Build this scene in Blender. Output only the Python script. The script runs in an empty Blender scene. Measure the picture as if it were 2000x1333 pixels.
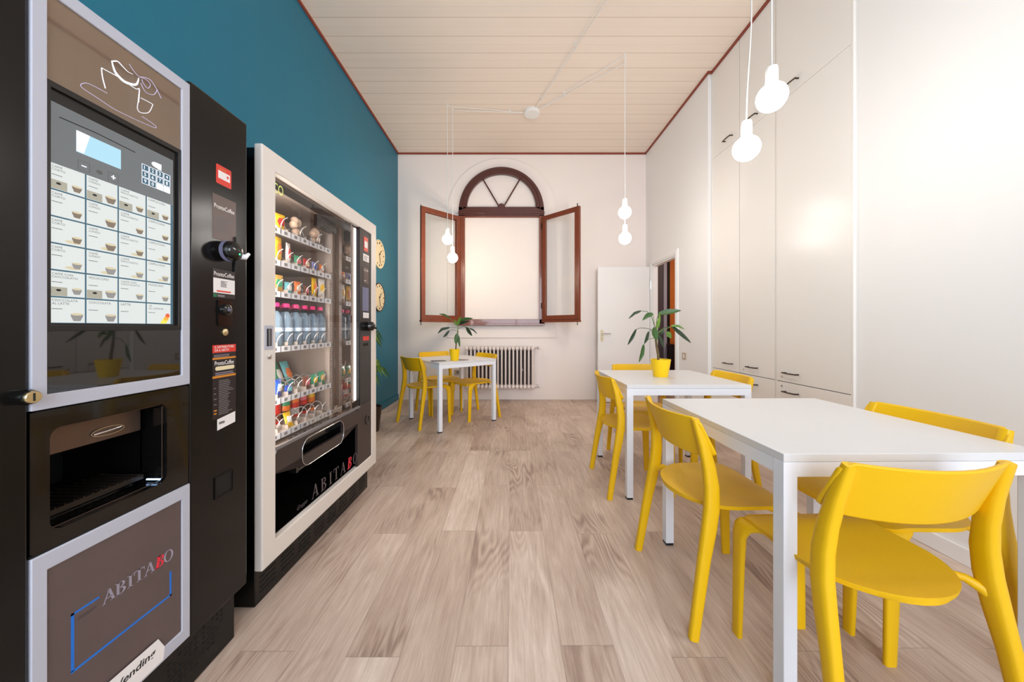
import bpy, bmesh, math, random
from mathutils import Vector, Matrix
random.seed(7)
PI = math.pi
S = bpy.context.scene
C = S.collection

# ------------------------------------------------------------------ camera
FPX, HC = 660.0, 1.11
cd = bpy.data.cameras.new('camera'); cam = bpy.data.objects.new('camera', cd); C.objects.link(cam)
cam.location = (0, 0, HC); cam.rotation_euler = (PI/2, 0, 0)
cd.sensor_width = 36; cd.lens = 36*FPX/2000; cd.shift_x = 0.001; cd.shift_y = -0.01325
cd.clip_start = 0.02; cd.clip_end = 50
S.camera = cam
# ------------------------------------------------------------------ world, daylight, exposure
S.view_settings.view_transform = 'Standard'; S.view_settings.look = 'None'
S.view_settings.gamma = 1; S.view_settings.exposure = 0.22; S.view_settings.use_curve_mapping = False
S.cycles.use_denoising = True; S.cycles.max_bounces = 10; S.cycles.diffuse_bounces = 5
S.cycles.glossy_bounces = 6; S.cycles.transmission_bounces = 8; S.cycles.transparent_max_bounces = 16
S.cycles.sample_clamp_indirect = 6
w = bpy.data.worlds.new('world'); S.world = w; w.use_nodes = True
w.node_tree.nodes['Background'].inputs[0].default_value = (0.72, 0.84, 1, 1)
w.node_tree.nodes['Background'].inputs[1].default_value = 1.2
BULB = 60.0
def area(name, loc, rot, sx, sy, power, col):
    l = bpy.data.lights.new(name, 'AREA'); l.shape = 'RECTANGLE'; l.size = sx; l.size_y = sy
    l.energy = power; l.color = col
    o = bpy.data.objects.new(name, l); C.objects.link(o); o.location = loc; o.rotation_euler = rot
    return o
area('daylight', (0.2, -2.52, 1.9), (PI/2, 0, 0), 2.6, 2.2, 125, (0.80, 0.89, 1.0))

# ------------------------------------------------------------------ materials
def srgb(r, g, b):
    f = lambda c: (c/255/12.92) if c/255 <= 0.04045 else ((c/255+0.055)/1.055)**2.4
    return (f(r), f(g), f(b), 1)
def mat(name, col, rough=0.5, metal=0.0, spec=0.5, coat=0.0, emit=None, estr=0.0, trans=0.0, ior=1.45, noise=0.0, nscale=8, bump=0.0, bscale=60):
    m = bpy.data.materials.new(name); m.use_nodes = True
    nt = m.node_tree; p = nt.nodes['Principled BSDF']
    p.inputs['Base Color'].default_value = col; p.inputs['Roughness'].default_value = rough
    p.inputs['Metallic'].default_value = metal; p.inputs['Specular IOR Level'].default_value = spec
    p.inputs['Coat Weight'].default_value = coat; p.inputs['IOR'].default_value = ior
    p.inputs['Transmission Weight'].default_value = trans
    if emit: p.inputs['Emission Color'].default_value = emit; p.inputs['Emission Strength'].default_value = estr
    tc = nt.nodes.new('ShaderNodeTexCoord')
    if noise:
        n = nt.nodes.new('ShaderNodeTexNoise'); n.inputs['Scale'].default_value = nscale; n.inputs['Detail'].default_value = 6
        nt.links.new(tc.outputs['Object'], n.inputs['Vector'])
        r = nt.nodes.new('ShaderNodeMapRange'); r.inputs[3].default_value = 1-noise; r.inputs[4].default_value = 1+noise
        nt.links.new(n.outputs['Fac'], r.inputs[0])
        h = nt.nodes.new('ShaderNodeHueSaturation'); h.inputs['Color'].default_value = col
        nt.links.new(r.outputs[0], h.inputs['Value']); nt.links.new(h.outputs[0], p.inputs['Base Color'])
    if bump:
        n = nt.nodes.new('ShaderNodeTexNoise'); n.inputs['Scale'].default_value = bscale; n.inputs['Detail'].default_value = 4
        nt.links.new(tc.outputs['Object'], n.inputs['Vector'])
        b = nt.nodes.new('ShaderNodeBump'); b.inputs['Strength'].default_value = bump; b.inputs['Distance'].default_value = 0.004
        nt.links.new(n.outputs['Fac'], b.inputs['Height']); nt.links.new(b.outputs[0], p.inputs['Normal'])
    return m
def glass_mat(name, tint=(1, 1, 1, 1), ior=1.45, gl_rough=0.0):
    m = bpy.data.materials.new(name); m.use_nodes = True; nt = m.node_tree; nt.nodes.clear()
    o = nt.nodes.new('ShaderNodeOutputMaterial'); mx = nt.nodes.new('ShaderNodeMixShader')
    t = nt.nodes.new('ShaderNodeBsdfTransparent'); t.inputs[0].default_value = tint
    g = nt.nodes.new('ShaderNodeBsdfGlossy'); g.inputs['Roughness'].default_value = gl_rough
    f = nt.nodes.new('ShaderNodeFresnel'); f.inputs[0].default_value = ior
    ge = nt.nodes.new('ShaderNodeNewGeometry'); mu = nt.nodes.new('ShaderNodeMath'); mu.operation = 'SUBTRACT'; mu.use_clamp = True
    nt.links.new(f.outputs[0], mu.inputs[0]); nt.links.new(ge.outputs['Backfacing'], mu.inputs[1])
    nt.links.new(mu.outputs[0], mx.inputs[0]); nt.links.new(t.outputs[0], mx.inputs[1]); nt.links.new(g.outputs[0], mx.inputs[2])
    nt.links.new(mx.outputs[0], o.inputs[0]); return m

M = {}
M['wall'] = mat('white_wall_paint', srgb(242, 231, 224), 0.55, noise=0.015, nscale=3, bump=0.06, bscale=90)
M['wall_r'] = mat('white_panel_paint', srgb(240, 237, 234), 0.5, noise=0.01, nscale=2)
M['teal'] = mat('teal_wall_paint', srgb(5, 108, 135), 0.42, noise=0.03, nscale=4, bump=0.05, bscale=70)
M['trim'] = mat('red_brown_trim', srgb(140, 62, 42), 0.5)
M['cab'] = mat('cream_cabinet_lacquer', srgb(236, 230, 223), 0.3, noise=0.01, nscale=2)
M['gap'] = mat('dark_joint', srgb(176, 164, 156), 0.9)
M['seam'] = mat('dark_seam', srgb(60, 50, 56), 0.9)
M['gap_shade'] = mat('grey_brown_gap_shade', srgb(98, 84, 82), 0.8)  # shade between the radiator columns, put into a colour
M['yellow'] = mat('yellow_plastic', srgb(232, 182, 0), 0.45, noise=0.02, nscale=5)
M['pot'] = mat('yellow_glazed_pot', srgb(250, 205, 6), 0.4, noise=0.02, nscale=9)
M['white'] = mat('white_melamine', srgb(218, 217, 217), 0.3, noise=0.008, nscale=6)
M['wmetal'] = mat('white_powder_coat', srgb(232, 233, 238), 0.38)
M['black_rub'] = mat('black_rubber', srgb(18, 18, 22), 0.6)
M['wood'] = mat('mahogany_wood', srgb(124, 62, 38), 0.22, coat=0.4, noise=0.18, nscale=14)
M['wood_dark'] = mat('dark_mahogany_wood', srgb(82, 38, 30), 0.25, coat=0.35, noise=0.18, nscale=14)
M['pane'] = glass_mat('clear_pane', (0.97, 0.98, 0.98, 1))
M['vglass'] = glass_mat('vending_glass', (0.93, 0.92, 0.91, 1), 1.4)
M['radiator'] = mat('cream_radiator_enamel', srgb(226, 214, 208), 0.35)
M['chrome'] = mat('chrome', srgb(215, 215, 218), 0.16, metal=1)
M['bronze'] = mat('dark_bronze', srgb(70, 58, 48), 0.35, metal=0.8)
M['brass'] = mat('polished_brass', srgb(222, 204, 160), 0.22, metal=1)
M['bulb'] = mat('lit_bulb', (1, 1, 1, 1), 0.4, emit=(1, 0.945, 0.885, 1), estr=BULB)
M['bulb_warm'] = mat('lit_warm_bulb', (1, 1, 1, 1), 0.4, emit=(1, 0.80, 0.60, 1), estr=BULB*1.4)
M['socket'] = mat('white_silicone', srgb(238, 236, 232), 0.5)
M['black'] = mat('black_machine_enamel', srgb(16, 15, 14), 0.19, spec=0.36, noise=0.04, nscale=5)
M['blackgloss'] = mat('black_gloss_plastic', srgb(14, 13, 12), 0.12, coat=0.3)
M['blackmat'] = mat('black_cavity', srgb(8, 8, 8), 0.7)
M['silver'] = mat('silver_grey_frame', srgb(180, 182, 194), 0.4, noise=0.01)
M['snackframe'] = mat('pearl_white_frame', srgb(224, 216, 208), 0.38, noise=0.01)
M['bezel'] = mat('dark_bezel', srgb(28, 27, 27), 0.25)
M['brownglass'] = mat('smoked_mirror_glass', srgb(140, 122, 106), 0.03, metal=0.42, noise=0.01)
M['darkglass'] = mat('dark_glass', srgb(26, 24, 24), 0.02, coat=0.6, spec=0.6)
M['laminate'] = mat('grey_brown_laminate', srgb(92, 78, 76), 0.22, noise=0.12, nscale=7)
M['darkwood'] = mat('dark_oak_laminate', srgb(56, 46, 44), 0.3, noise=0.2, nscale=10)
M['steelbrown'] = mat('brushed_warm_steel', srgb(112, 94, 84), 0.3, metal=0.75, noise=0.08, nscale=20)
M['grille'] = mat('dark_steel_grille', srgb(58, 50, 44), 0.35, metal=0.6)
M['screengrey'] = mat('grey_lit_screen', srgb(40, 42, 44), 0.08, emit=srgb(112, 116, 118), estr=0.8)
M['tile'] = mat('lit_menu_tile', srgb(60, 60, 60), 0.08, emit=srgb(234, 240, 238), estr=0.76)
M['tileline'] = mat('blue_menu_gap', srgb(30, 40, 50), 0.1, emit=srgb(60, 96, 112), estr=0.9)
M['tiletext'] = mat('menu_grey_text', srgb(40, 40, 40), 0.4, emit=srgb(84, 84, 84), estr=0.7)
M['menuprice'] = mat('menu_khaki_badge', srgb(40, 40, 40), 0.4, emit=srgb(172, 168, 152), estr=0.85)
M['bluescreen'] = mat('pale_blue_display', srgb(50, 60, 70), 0.1, emit=srgb(170, 214, 232), estr=0.95)
M['ledwhite'] = mat('white_led_line', srgb(200, 200, 210), 0.3, emit=(0.80, 0.87, 1, 1), estr=0.95)
M['ledviolet'] = mat('violet_etched_line', srgb(150, 140, 170), 0.3, emit=(0.62, 0.6, 0.85, 1), estr=0.5)
M['ledblue'] = mat('blue_led', srgb(60, 120, 255), 0.3, emit=(0.45, 0.7, 1, 1), estr=3)
M['ledgreen'] = mat('green_led', srgb(20, 255, 90), 0.3, emit=(0.05, 1, 0.25, 1), estr=3)
M['ledstrip'] = mat('interior_led_strip', (1, 1, 1, 1), 0.3, emit=(0.85, 0.92, 1, 1), estr=1.6)
M['fillhidden'] = mat('hidden_fill_strip', (1, 1, 1, 1), 0.3, emit=(1.0, 0.95, 0.9, 1), estr=34)  # added glow to brighten the machine interior, source out of view
M['ledeco'] = mat('green_lit_letters', srgb(180, 200, 90), 0.3, emit=srgb(190, 200, 110), estr=0.9)
M['cup_glass'] = mat('menu_cup_grey', srgb(40, 40, 40), 0.4, emit=srgb(150, 148, 146), estr=0.8)
M['coffee'] = mat('menu_coffee_brown', srgb(40, 40, 40), 0.4, emit=srgb(140, 122, 104), estr=0.7)
M['crema'] = mat('menu_crema', srgb(40, 40, 40), 0.4, emit=srgb(236, 222, 184), estr=0.72)
M['orange_e'] = mat('menu_orange', srgb(40, 40, 40), 0.4, emit=srgb(244, 170, 60), estr=0.95)
M['red_e'] = mat('menu_red', srgb(40, 40, 40), 0.4, emit=srgb(226, 90, 50), estr=0.95)
M['yellow_e'] = mat('menu_yellow', srgb(40, 40, 40), 0.4, emit=srgb(245, 225, 80), estr=0.95)
M['red_lbl'] = mat('red_sticker', srgb(214, 56, 44), 0.4)
M['white_lbl'] = mat('white_sticker', srgb(232, 228, 226), 0.4)
M['orange_lbl'] = mat('orange_sticker', srgb(206, 132, 44), 0.4)
M['grey_lbl'] = mat('grey_print', srgb(120, 116, 116), 0.4)
M['dk_lbl'] = mat('dark_sticker', srgb(40, 32, 32), 0.3)
M['cream_lbl'] = mat('cream_sticker', srgb(226, 214, 176), 0.4)
M['green_lbl'] = mat('green_sticker', srgb(30, 110, 70), 0.4)
M['plum_lbl'] = mat('brown_clear_sticker', srgb(86, 66, 62), 0.3)
M['letter'] = mat('grey_lettering', srgb(150, 142, 156), 0.35)
M['glassletter'] = mat('frosted_lettering', srgb(176, 166, 156), 0.5)
M['letterdim'] = mat('dim_grey_lettering', srgb(84, 76, 78), 0.35)
M['letterred'] = mat('red_lettering', srgb(226, 44, 66), 0.35)
M['blueline'] = mat('blue_line_print', srgb(22, 110, 205), 0.35)
M['ink'] = mat('black_ink', srgb(22, 22, 24), 0.5)
M['cabin'] = mat('taupe_cabinet_lining', srgb(186, 170, 158), 0.5)
M['mirror'] = mat('mirror_lining', srgb(205, 196, 190), 0.03, metal=1)
M['tray'] = mat('grey_tray_steel', srgb(176, 164, 154), 0.5)
M['strip'] = mat('pale_price_strip', srgb(208, 210, 216), 0.3)
M['wire'] = mat('silver_wire', srgb(225, 222, 220), 0.25, metal=0.6)
M['slate'] = mat('slate_screen', srgb(70, 70, 84), 0.2, emit=srgb(100, 100, 130), estr=0.5)
M['leaf'] = mat('dark_green_leaf', srgb(58, 92, 40), 0.35, noise=0.3, nscale=20)
M['leaf_dk'] = mat('deep_green_leaf', srgb(38, 58, 36), 0.35, noise=0.3, nscale=20)
M['leaf_lt'] = mat('fresh_green_leaf', srgb(96, 132, 50), 0.4, noise=0.3, nscale=20)
M['leaf_y'] = mat('yellow_edged_leaf', srgb(118, 148, 62), 0.4, noise=0.35, nscale=25)
M['stem'] = mat('brown_ringed_stem', srgb(112, 92, 58), 0.7, noise=0.5, nscale=70, bump=0.5, bscale=120)
M['stem_g'] = mat('green_stem', srgb(120, 146, 84), 0.5, noise=0.2, nscale=30)
M['soil'] = mat('potting_soil', srgb(48, 36, 28), 0.95, noise=0.4, nscale=60, bump=1, bscale=90)
M['clockface'] = mat('cream_clock_face', srgb(230, 214, 176), 0.5)
M['clockrim'] = mat('dark_wood_rim', srgb(58, 40, 30), 0.4)
M['switch'] = mat('beige_switch_plate', srgb(188, 166, 142), 0.4)
M['paper_a'] = mat('grey_leaflet', srgb(150, 146, 150), 0.4, noise=0.3, nscale=30)
M['paper_b'] = mat('dark_leaflet', srgb(96, 92, 100), 0.35, noise=0.4, nscale=30)
M['orangewall'] = mat('orange_wall_paint', srgb(206, 118, 46), 0.6)
M['greypanel'] = mat('grey_door_panel', srgb(84, 76, 84), 0.5)
M['bluewhite'] = mat('pale_blue_frame', srgb(176, 180, 204), 0.5)
M['darkbrown'] = mat('dark_brown_cupboard', srgb(62, 24, 20), 0.3)

def floor_mat():
    m = bpy.data.materials.new('oak_plank_floor'); m.use_nodes = True; nt = m.node_tree; L = nt.links.new
    p = nt.nodes['Principled BSDF']; N = nt.nodes.new
    def math_(op, a, b=None, c=None):
        n = N('ShaderNodeMath'); n.operation = op
        for i, v in enumerate((a, b, c)):
            if v is None: continue
            if isinstance(v, (int, float)): n.inputs[i].default_value = v
            else: L(v, n.inputs[i])
        return n.outputs[0]
    g = N('ShaderNodeNewGeometry'); sx = N('ShaderNodeSeparateXYZ'); L(g.outputs['Position'], sx.inputs[0])
    X, Y = sx.outputs[0], sx.outputs[1]
    u = math_('DIVIDE', math_('ADD', X, 0.009+0.183*40), 0.183)
    row = math_('FLOOR', u); fu = math_('FRACT', u)
    par = math_('MODULO', row, 2.0)
    wn = N('ShaderNodeTexWhiteNoise'); wn.noise_dimensions = '1D'; L(row, wn.inputs['W'])
    off = math_('ADD', math_('MULTIPLY', par, 0.66), math_('MULTIPLY', wn.outputs['Value'], 0.06))
    v = math_('DIVIDE', math_('ADD', math_('SUBTRACT', Y, 1.82+0.03), math_('ADD', off, 12.0)), 1.2)
    col = math_('FLOOR', v); fv = math_('FRACT', v)
    cell = N('ShaderNodeCombineXYZ'); L(row, cell.inputs[0]); L(col, cell.inputs[1])
    w3 = N('ShaderNodeTexWhiteNoise'); w3.noise_dimensions = '3D'; L(cell.outputs[0], w3.inputs['Vector'])
    # grain coordinates, shifted per plank
    sc = N('ShaderNodeVectorMath'); sc.operation = 'MULTIPLY_ADD'
    L(w3.outputs['Color'], sc.inputs[0]); sc.inputs[1].default_value = (37, 53, 11); L(g.outputs['Position'], sc.inputs[2])
    def noise(scale_vec, scale, detail, dist=0.0, rough=0.6):
        mp = N('ShaderNodeMapping'); L(sc.outputs[0], mp.inputs[0]); mp.inputs['Scale'].default_value = scale_vec
        n = N('ShaderNodeTexNoise'); n.inputs['Scale'].default_value = scale; n.inputs['Detail'].default_value = detail
        n.inputs['Distortion'].default_value = dist; n.inputs['Roughness'].default_value = rough
        L(mp.outputs[0], n.inputs['Vector']); return n.outputs['Fac']
    fine = noise((1, 0.045, 1), 130, 5, 0.3, 0.7)
    mid = noise((1, 0.14, 1), 14, 5, 1.6, 0.6)
    big = noise((1, 0.35, 1), 3.2, 3, 0.6)
    # cathedral rings
    rm = N('ShaderNodeMapping'); L(sc.outputs[0], rm.inputs[0]); rm.inputs['Scale'].default_value = (1, 0.16, 1)
    rn = N('ShaderNodeTexNoise'); rn.inputs['Scale'].default_value = 5.0; rn.inputs['Detail'].default_value = 2; L(rm.outputs[0], rn.inputs['Vector'])
    rings = math_('SINE', math_('MULTIPLY', rn.outputs['Fac'], 150.0))
    rings = math_('ADD', math_('MULTIPLY', rings, 0.5), 0.5)
    kn = N('ShaderNodeTexNoise'); kn.inputs['Scale'].default_value = 1.7; kn.inputs['Detail'].default_value = 1; L(sc.outputs[0], kn.inputs['Vector'])
    km = N('ShaderNodeMapRange'); km.inputs[1].default_value = 0.52; km.inputs[2].default_value = 0.66; L(kn.outputs['Fac'], km.inputs[0])
    ringmask = math_('MULTIPLY', math_('MULTIPLY', rings, km.outputs[0]), 0.20)
    t = math_('ADD', math_('MULTIPLY', fine, 0.42), math_('ADD', math_('MULTIPLY', mid, 0.40), math_('ADD', math_('MULTIPLY', big, 0.36), 0.07)))
    t = math_('SUBTRACT', t, ringmask)
    t = math_('ADD', t, math_('MULTIPLY', math_('SUBTRACT', w3.outputs['Value'], 0.5), 0.17))
    r = N('ShaderNodeValToRGB'); L(t, r.inputs[0]); e = r.color_ramp.elements
    e[0].position = 0.33; e[0].color = srgb(142, 118, 106)
    e[1].position = 0.86; e[1].color = srgb(226, 208, 194)
    for pos, c in ((0.47, (166, 142, 127)), (0.58, (186, 163, 147)), (0.70, (203, 182, 166))):
        a = e.new(pos); a.color = srgb(*c)
    # small knots
    vo = N('ShaderNodeTexVoronoi'); vo.inputs['Scale'].default_value = 2.3
    vm = N('ShaderNodeMapping'); L(sc.outputs[0], vm.inputs[0]); vm.inputs['Scale'].default_value = (1, 0.55, 0.01); L(vm.outputs[0], vo.inputs['Vector'])
    kr = N('ShaderNodeMapRange'); kr.inputs[1].default_value = 0.012; kr.inputs[2].default_value = 0.06; kr.inputs[3].default_value = 0.62; kr.inputs[4].default_value = 1; L(vo.outputs['Distance'], kr.inputs[0])
    # joints
    a = math_('ABSOLUTE', math_('SUBTRACT', fu, 0.5)); ja = math_('GREATER_THAN', a, 0.494)
    b = math_('ABSOLUTE', math_('SUBTRACT', fv, 0.5)); jb = math_('GREATER_THAN', b, 0.4988)
    j = math_('MAXIMUM', ja, jb)
    val = math_('MULTIPLY', kr.outputs[0], math_('SUBTRACT', 1.0, math_('MULTIPLY', j, 0.28)))
    mx = N('ShaderNodeMix'); mx.data_type = 'RGBA'; mx.blend_type = 'MULTIPLY'; mx.inputs[0].default_value = 1
    L(r.outputs[0], mx.inputs[6]); cc = N('ShaderNodeCombineColor'); L(val, cc.inputs[0]); L(val, cc.inputs[1]); L(val, cc.inputs[2]); L(cc.outputs[0], mx.inputs[7])
    L(mx.outputs[2], p.inputs['Base Color'])
    p.inputs['Roughness'].default_value = 0.42; p.inputs['Specular IOR Level'].default_value = 0.4
    bp = N('ShaderNodeBump'); bp.inputs['Strength'].default_value = 0.25; bp.inputs['Distance'].default_value = 0.002
    L(math_('SUBTRACT', fine, j), bp.inputs['Height']); L(bp.outputs[0], p.inputs['Normal'])
    return m
def ceil_mat():
    m = bpy.data.materials.new('cream_board_ceiling'); m.use_nodes = True; nt = m.node_tree; L = nt.links.new; N = nt.nodes.new
    p = nt.nodes['Principled BSDF']; g = N('ShaderNodeNewGeometry'); sx = N('ShaderNodeSeparateXYZ'); L(g.outputs['Position'], sx.inputs[0])
    def lines(pitch, width, off):
        a = N('ShaderNodeMath'); a.operation = 'ADD'; a.inputs[1].default_value = off; L(sx.outputs[1], a.inputs[0])
        d = N('ShaderNodeMath'); d.operation = 'DIVIDE'; d.inputs[1].default_value = pitch; L(a.outputs[0], d.inputs[0])
        f = N('ShaderNodeMath'); f.operation = 'FRACT'; L(d.outputs[0], f.inputs[0])
        l = N('ShaderNodeMath'); l.operation = 'LESS_THAN'; l.inputs[1].default_value = width/pitch; L(f.outputs[0], l.inputs[0])
        return l.outputs[0]
    a, b = lines(0.19, 0.006, 100*0.19-2.92), lines(0.19, 0.003, 100*0.19-2.92+0.095)
    ad = N('ShaderNodeMath'); ad.operation = 'MULTIPLY_ADD'; ad.inputs[1].default_value = 0.35; L(b, ad.inputs[0]); L(a, ad.inputs[2])
    nz = N('ShaderNodeTexNoise'); nz.inputs['Scale'].default_value = 1.5; nz.inputs['Detail'].default_value = 5
    mp = N('ShaderNodeMapping'); mp.inputs['Scale'].default_value = (0.6, 8, 1); L(g.outputs['Position'], mp.inputs[0]); L(mp.outputs[0], nz.inputs['Vector'])
    mr = N('ShaderNodeMapRange'); mr.inputs[3].default_value = 0.95; mr.inputs[4].default_value = 1.04; L(nz.outputs['Fac'], mr.inputs[0])
    mx = N('ShaderNodeMix'); mx.data_type = 'RGBA'; L(ad.outputs[0], mx.inputs[0]); mx.inputs[6].default_value = srgb(241, 226, 211); mx.inputs[7].default_value = srgb(206, 186, 168)
    h = N('ShaderNodeHueSaturation'); L(mx.outputs[2], h.inputs['Color']); L(mr.outputs[0], h.inputs['Value'])
    L(h.outputs[0], p.inputs['Base Color']); p.inputs['Roughness'].default_value = 0.5
    bp = N('ShaderNodeBump'); bp.invert = True; bp.inputs['Distance'].default_value = 0.003; bp.inputs['Strength'].default_value = 0.6
    L(ad.outputs[0], bp.inputs['Height']); L(bp.outputs[0], p.inputs['Normal'])
    return m
M['floor'] = floor_mat(); M['ceiling'] = ceil_mat()

# ------------------------------------------------------------------ mesh helpers
class MB:
    def __init__(s): s.v = []; s.f = []; s.mi = []; s.mats = []; s.cur = 0; s.T = Matrix()
    def m(s, key):
        if key not in s.mats: s.mats.append(key)
        s.cur = s.mats.index(key); return s
    def vs(s, pts):
        b = len(s.v); s.v += [tuple(s.T @ Vector(p)) for p in pts]; return b
    def face(s, idx): s.f.append(tuple(idx)); s.mi.append(s.cur)
    def box(s, x0, x1, y0, y1, z0, z1):
        if x0 > x1: x0, x1 = x1, x0
        if y0 > y1: y0, y1 = y1, y0
        if z0 > z1: z0, z1 = z1, z0
        b = s.vs([(x, y, z) for x in (x0, x1) for y in (y0, y1) for z in (z0, z1)])
        for q in ((0, 1, 3, 2), (4, 6, 7, 5), (0, 4, 5, 1), (2, 3, 7, 6), (0, 2, 6, 4), (1, 5, 7, 3)): s.face([b+i for i in q])
        return s
    def prism(s, pts, axis, a0, a1):
        # pts: 2D outline, ccw seen from +axis.  axis 'x': (y,z)  'y': (x,z)  'z': (x,y)
        def P(p, a): return {'x': (a, p[0], p[1]), 'y': (p[0], a, p[1]), 'z': (p[0], p[1], a)}[axis]
        n = len(pts); b = s.vs([P(p, a0) for p in pts]+[P(p, a1) for p in pts])
        s.face([b+i for i in range(n)][::-1]); s.face([b+n+i for i in range(n)])
        for i in range(n): s.face((b+i, b+(i+1) % n, b+n+(i+1) % n, b+n+i))
        return s
    def ring(s, outer, inner, axis, a0, a1):
        def P(p, a): return {'x': (a, p[0], p[1]), 'y': (p[0], a, p[1]), 'z': (p[0], p[1], a)}[axis]
        n = len(outer); b = s.vs([P(p, a) for a in (a0, a1) for r in (outer, inner) for p in r])
        for i in range(n):
            j = (i+1) % n
            s.face((b+i, b+n+i, b+n+j, b+j)); s.face((b+2*n+i, b+2*n+j, b+3*n+j, b+3*n+i))
            s.face((b+i, b+j, b+2*n+j, b+2*n+i)); s.face((b+n+i, b+3*n+i, b+3*n+j, b+n+j))
        return s
    def frame(s, axis, u0, u1, v0, v1, t, a0, a1, tb=None):
        tb = t if tb is None else tb
        return s.ring([(u0, v0), (u1, v0), (u1, v1), (u0, v1)], [(u0+t, v0+tb), (u1-t, v0+tb), (u1-t, v1-tb), (u0+t, v1-tb)], axis, a0, a1)
    def tube(s, path, r, seg=8, caps=True):
        path = [Vector(p) for p in path]; rr = r if isinstance(r, (list, tuple)) else [r]*len(path)
        rings = []; up = None
        for i, p in enumerate(path):
            t = (path[min(i+1, len(path)-1)]-path[max(i-1, 0)]).normalized()
            if up is None: up = Vector((0, 0, 1)) if abs(t.z) < 0.9 else Vector((1, 0, 0))
            a = t.cross(up).normalized(); up = a.cross(t).normalized()
            rings.append(s.vs([p+(a*math.cos(2*PI*k/seg)+up*math.sin(2*PI*k/seg))*rr[i] for k in range(seg)]))
        for i in range(len(rings)-1):
            for k in range(seg):
                s.face((rings[i]+k, rings[i]+(k+1) % seg, rings[i+1]+(k+1) % seg, rings[i+1]+k))
        if caps: s.face([rings[0]+k for k in range(seg)][::-1]); s.face([rings[-1]+k for k in range(seg)])
        return s
    def lathe(s, prof, c=(0, 0, 0), axis='z', seg=24, bands=None):
        # prof [(r, h)], bands: material per segment
        def P(r, h, k):
            a = 2*PI*k/seg; x, y = r*math.cos(a), r*math.sin(a)
            q = {'z': (x, y, h), 'x': (h, x, y), 'y': (y, h, x)}[axis]
            return (q[0]+c[0], q[1]+c[1], q[2]+c[2])
        R = [s.vs([P(r, h, k) for k in range(seg)]) for r, h in prof]
        for i in range(len(R)-1):
            if bands: s.m(bands[i])
            for k in range(seg): s.face((R[i]+k, R[i]+(k+1) % seg, R[i+1]+(k+1) % seg, R[i+1]+k))
        if prof[0][0] > 1e-5: s.face([R[0]+k for k in range(seg)][::-1])
        if prof[-1][0] > 1e-5: s.face([R[-1]+k for k in range(seg)])
        return s
    def sphere(s, c, r, seg=20, rings=12, sz=1):
        return s.lathe([(max(r*math.sin(PI*i/rings), 1e-6), -r*sz*math.cos(PI*i/rings)) for i in range(rings+1)], c, 'z', seg)
    def sweep(s, path, sec, rnd=0.35, n=12):
        # path of points in the plane of x=const-ish; sec (wx, wd): lateral width and depth, rounded section
        path = [Vector(p) for p in path]; R = []
        for i, p in enumerate(path):
            t = (path[min(i+1, len(path)-1)]-path[max(i-1, 0)]).normalized()
            ax = Vector((1, 0, 0)); ax = (ax-t*ax.dot(t)).normalized(); d = t.cross(ax).normalized()
            wx, wd = sec[i]; pts = []
            for k in range(n):
                a = 2*PI*(k+0.5)/n; ca, sa = math.cos(a), math.sin(a); e = 0.62
                pts.append(p+ax*(math.copysign(abs(ca)**e, ca)*wx/2)+d*(math.copysign(abs(sa)**e, sa)*wd/2))
            R.append(s.vs(pts))
        for i in range(len(R)-1):
            for k in range(n): s.face((R[i]+k, R[i]+(k+1) % n, R[i+1]+(k+1) % n, R[i+1]+k))
        s.face([R[0]+k for k in range(n)][::-1]); s.face([R[-1]+k for k in range(n)])
        return s
    def slab(s, top, bot):
        # two equal grids of points [i][j] joined to a closed solid
        ni, nj = len(top), len(top[0])
        a = s.vs([p for r in top for p in r]); b = s.vs([p for r in bot for p in r])
        for i in range(ni-1):
            for j in range(nj-1):
                q = (i*nj+j, (i+1)*nj+j, (i+1)*nj+j+1, i*nj+j+1)
                s.face([a+k for k in q]); s.face([b+k for k in q][::-1])
        edge = [(i, 0) for i in range(ni)]+[(ni-1, j) for j in range(1, nj)]+[(i, nj-1) for i in range(ni-2, -1, -1)]+[(0, j) for j in range(nj-2, 0, -1)]
        for k in range(len(edge)):
            (i, j), (p, q) = edge[k], edge[(k+1) % len(edge)]
            s.face((a+i*nj+j, b+i*nj+j, b+p*nj+q, a+p*nj+q))
        return s
    def build(s, name, mk=None, parent=None, bevel=0.0, smooth=None, subsurf=0, seg=2):
        me = bpy.data.meshes.new(name); me.from_pydata(s.v, [], s.f)
        keys = s.mats or [mk]
        for k in keys: me.materials.append(M[k])
        if s.mats: me.polygons.foreach_set('material_index', s.mi)
        bm = bmesh.new(); bm.from_mesh(me); bmesh.ops.recalc_face_normals(bm, faces=bm.faces); bm.to_mesh(me); bm.free()
        if smooth is not None:
            me.shade_smooth(); me.set_sharp_from_angle(angle=math.radians(smooth))
        me.update(); o = bpy.data.objects.new(name, me); C.objects.link(o)
        if parent: o.parent = parent
        if bevel:
            b = o.modifiers.new('bevel', 'BEVEL'); b.width = bevel; b.segments = seg; b.limit_method = 'ANGLE'; b.angle_limit = math.radians(40)
            if smooth is None:
                me.shade_smooth(); me.set_sharp_from_angle(angle=math.radians(50)); 
        if subsurf:
            q = o.modifiers.new('sub', 'SUBSURF'); q.levels = subsurf; q.render_levels = subsurf
        return o
def thing(name, label, cat, loc=(0, 0, 0), rotz=0, group=None):
    o = bpy.data.objects.new(name, None); C.objects.link(o); o.empty_display_size = 0.1
    o.location = loc; o.rotation_euler = (0, 0, rotz); tag(o, label, cat, group); return o
def tag(o, label, cat, group=None):
    o['label'] = label; o['category'] = cat
    if group: o['group'] = group
    return o
def struct(o): o['kind'] = 'structure'; return o
def copy_tree(o, parent=None):
    c = o.copy(); C.objects.link(c); c.parent = parent
    for ch in list(o.children): copy_tree(ch, c)
    return c
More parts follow.
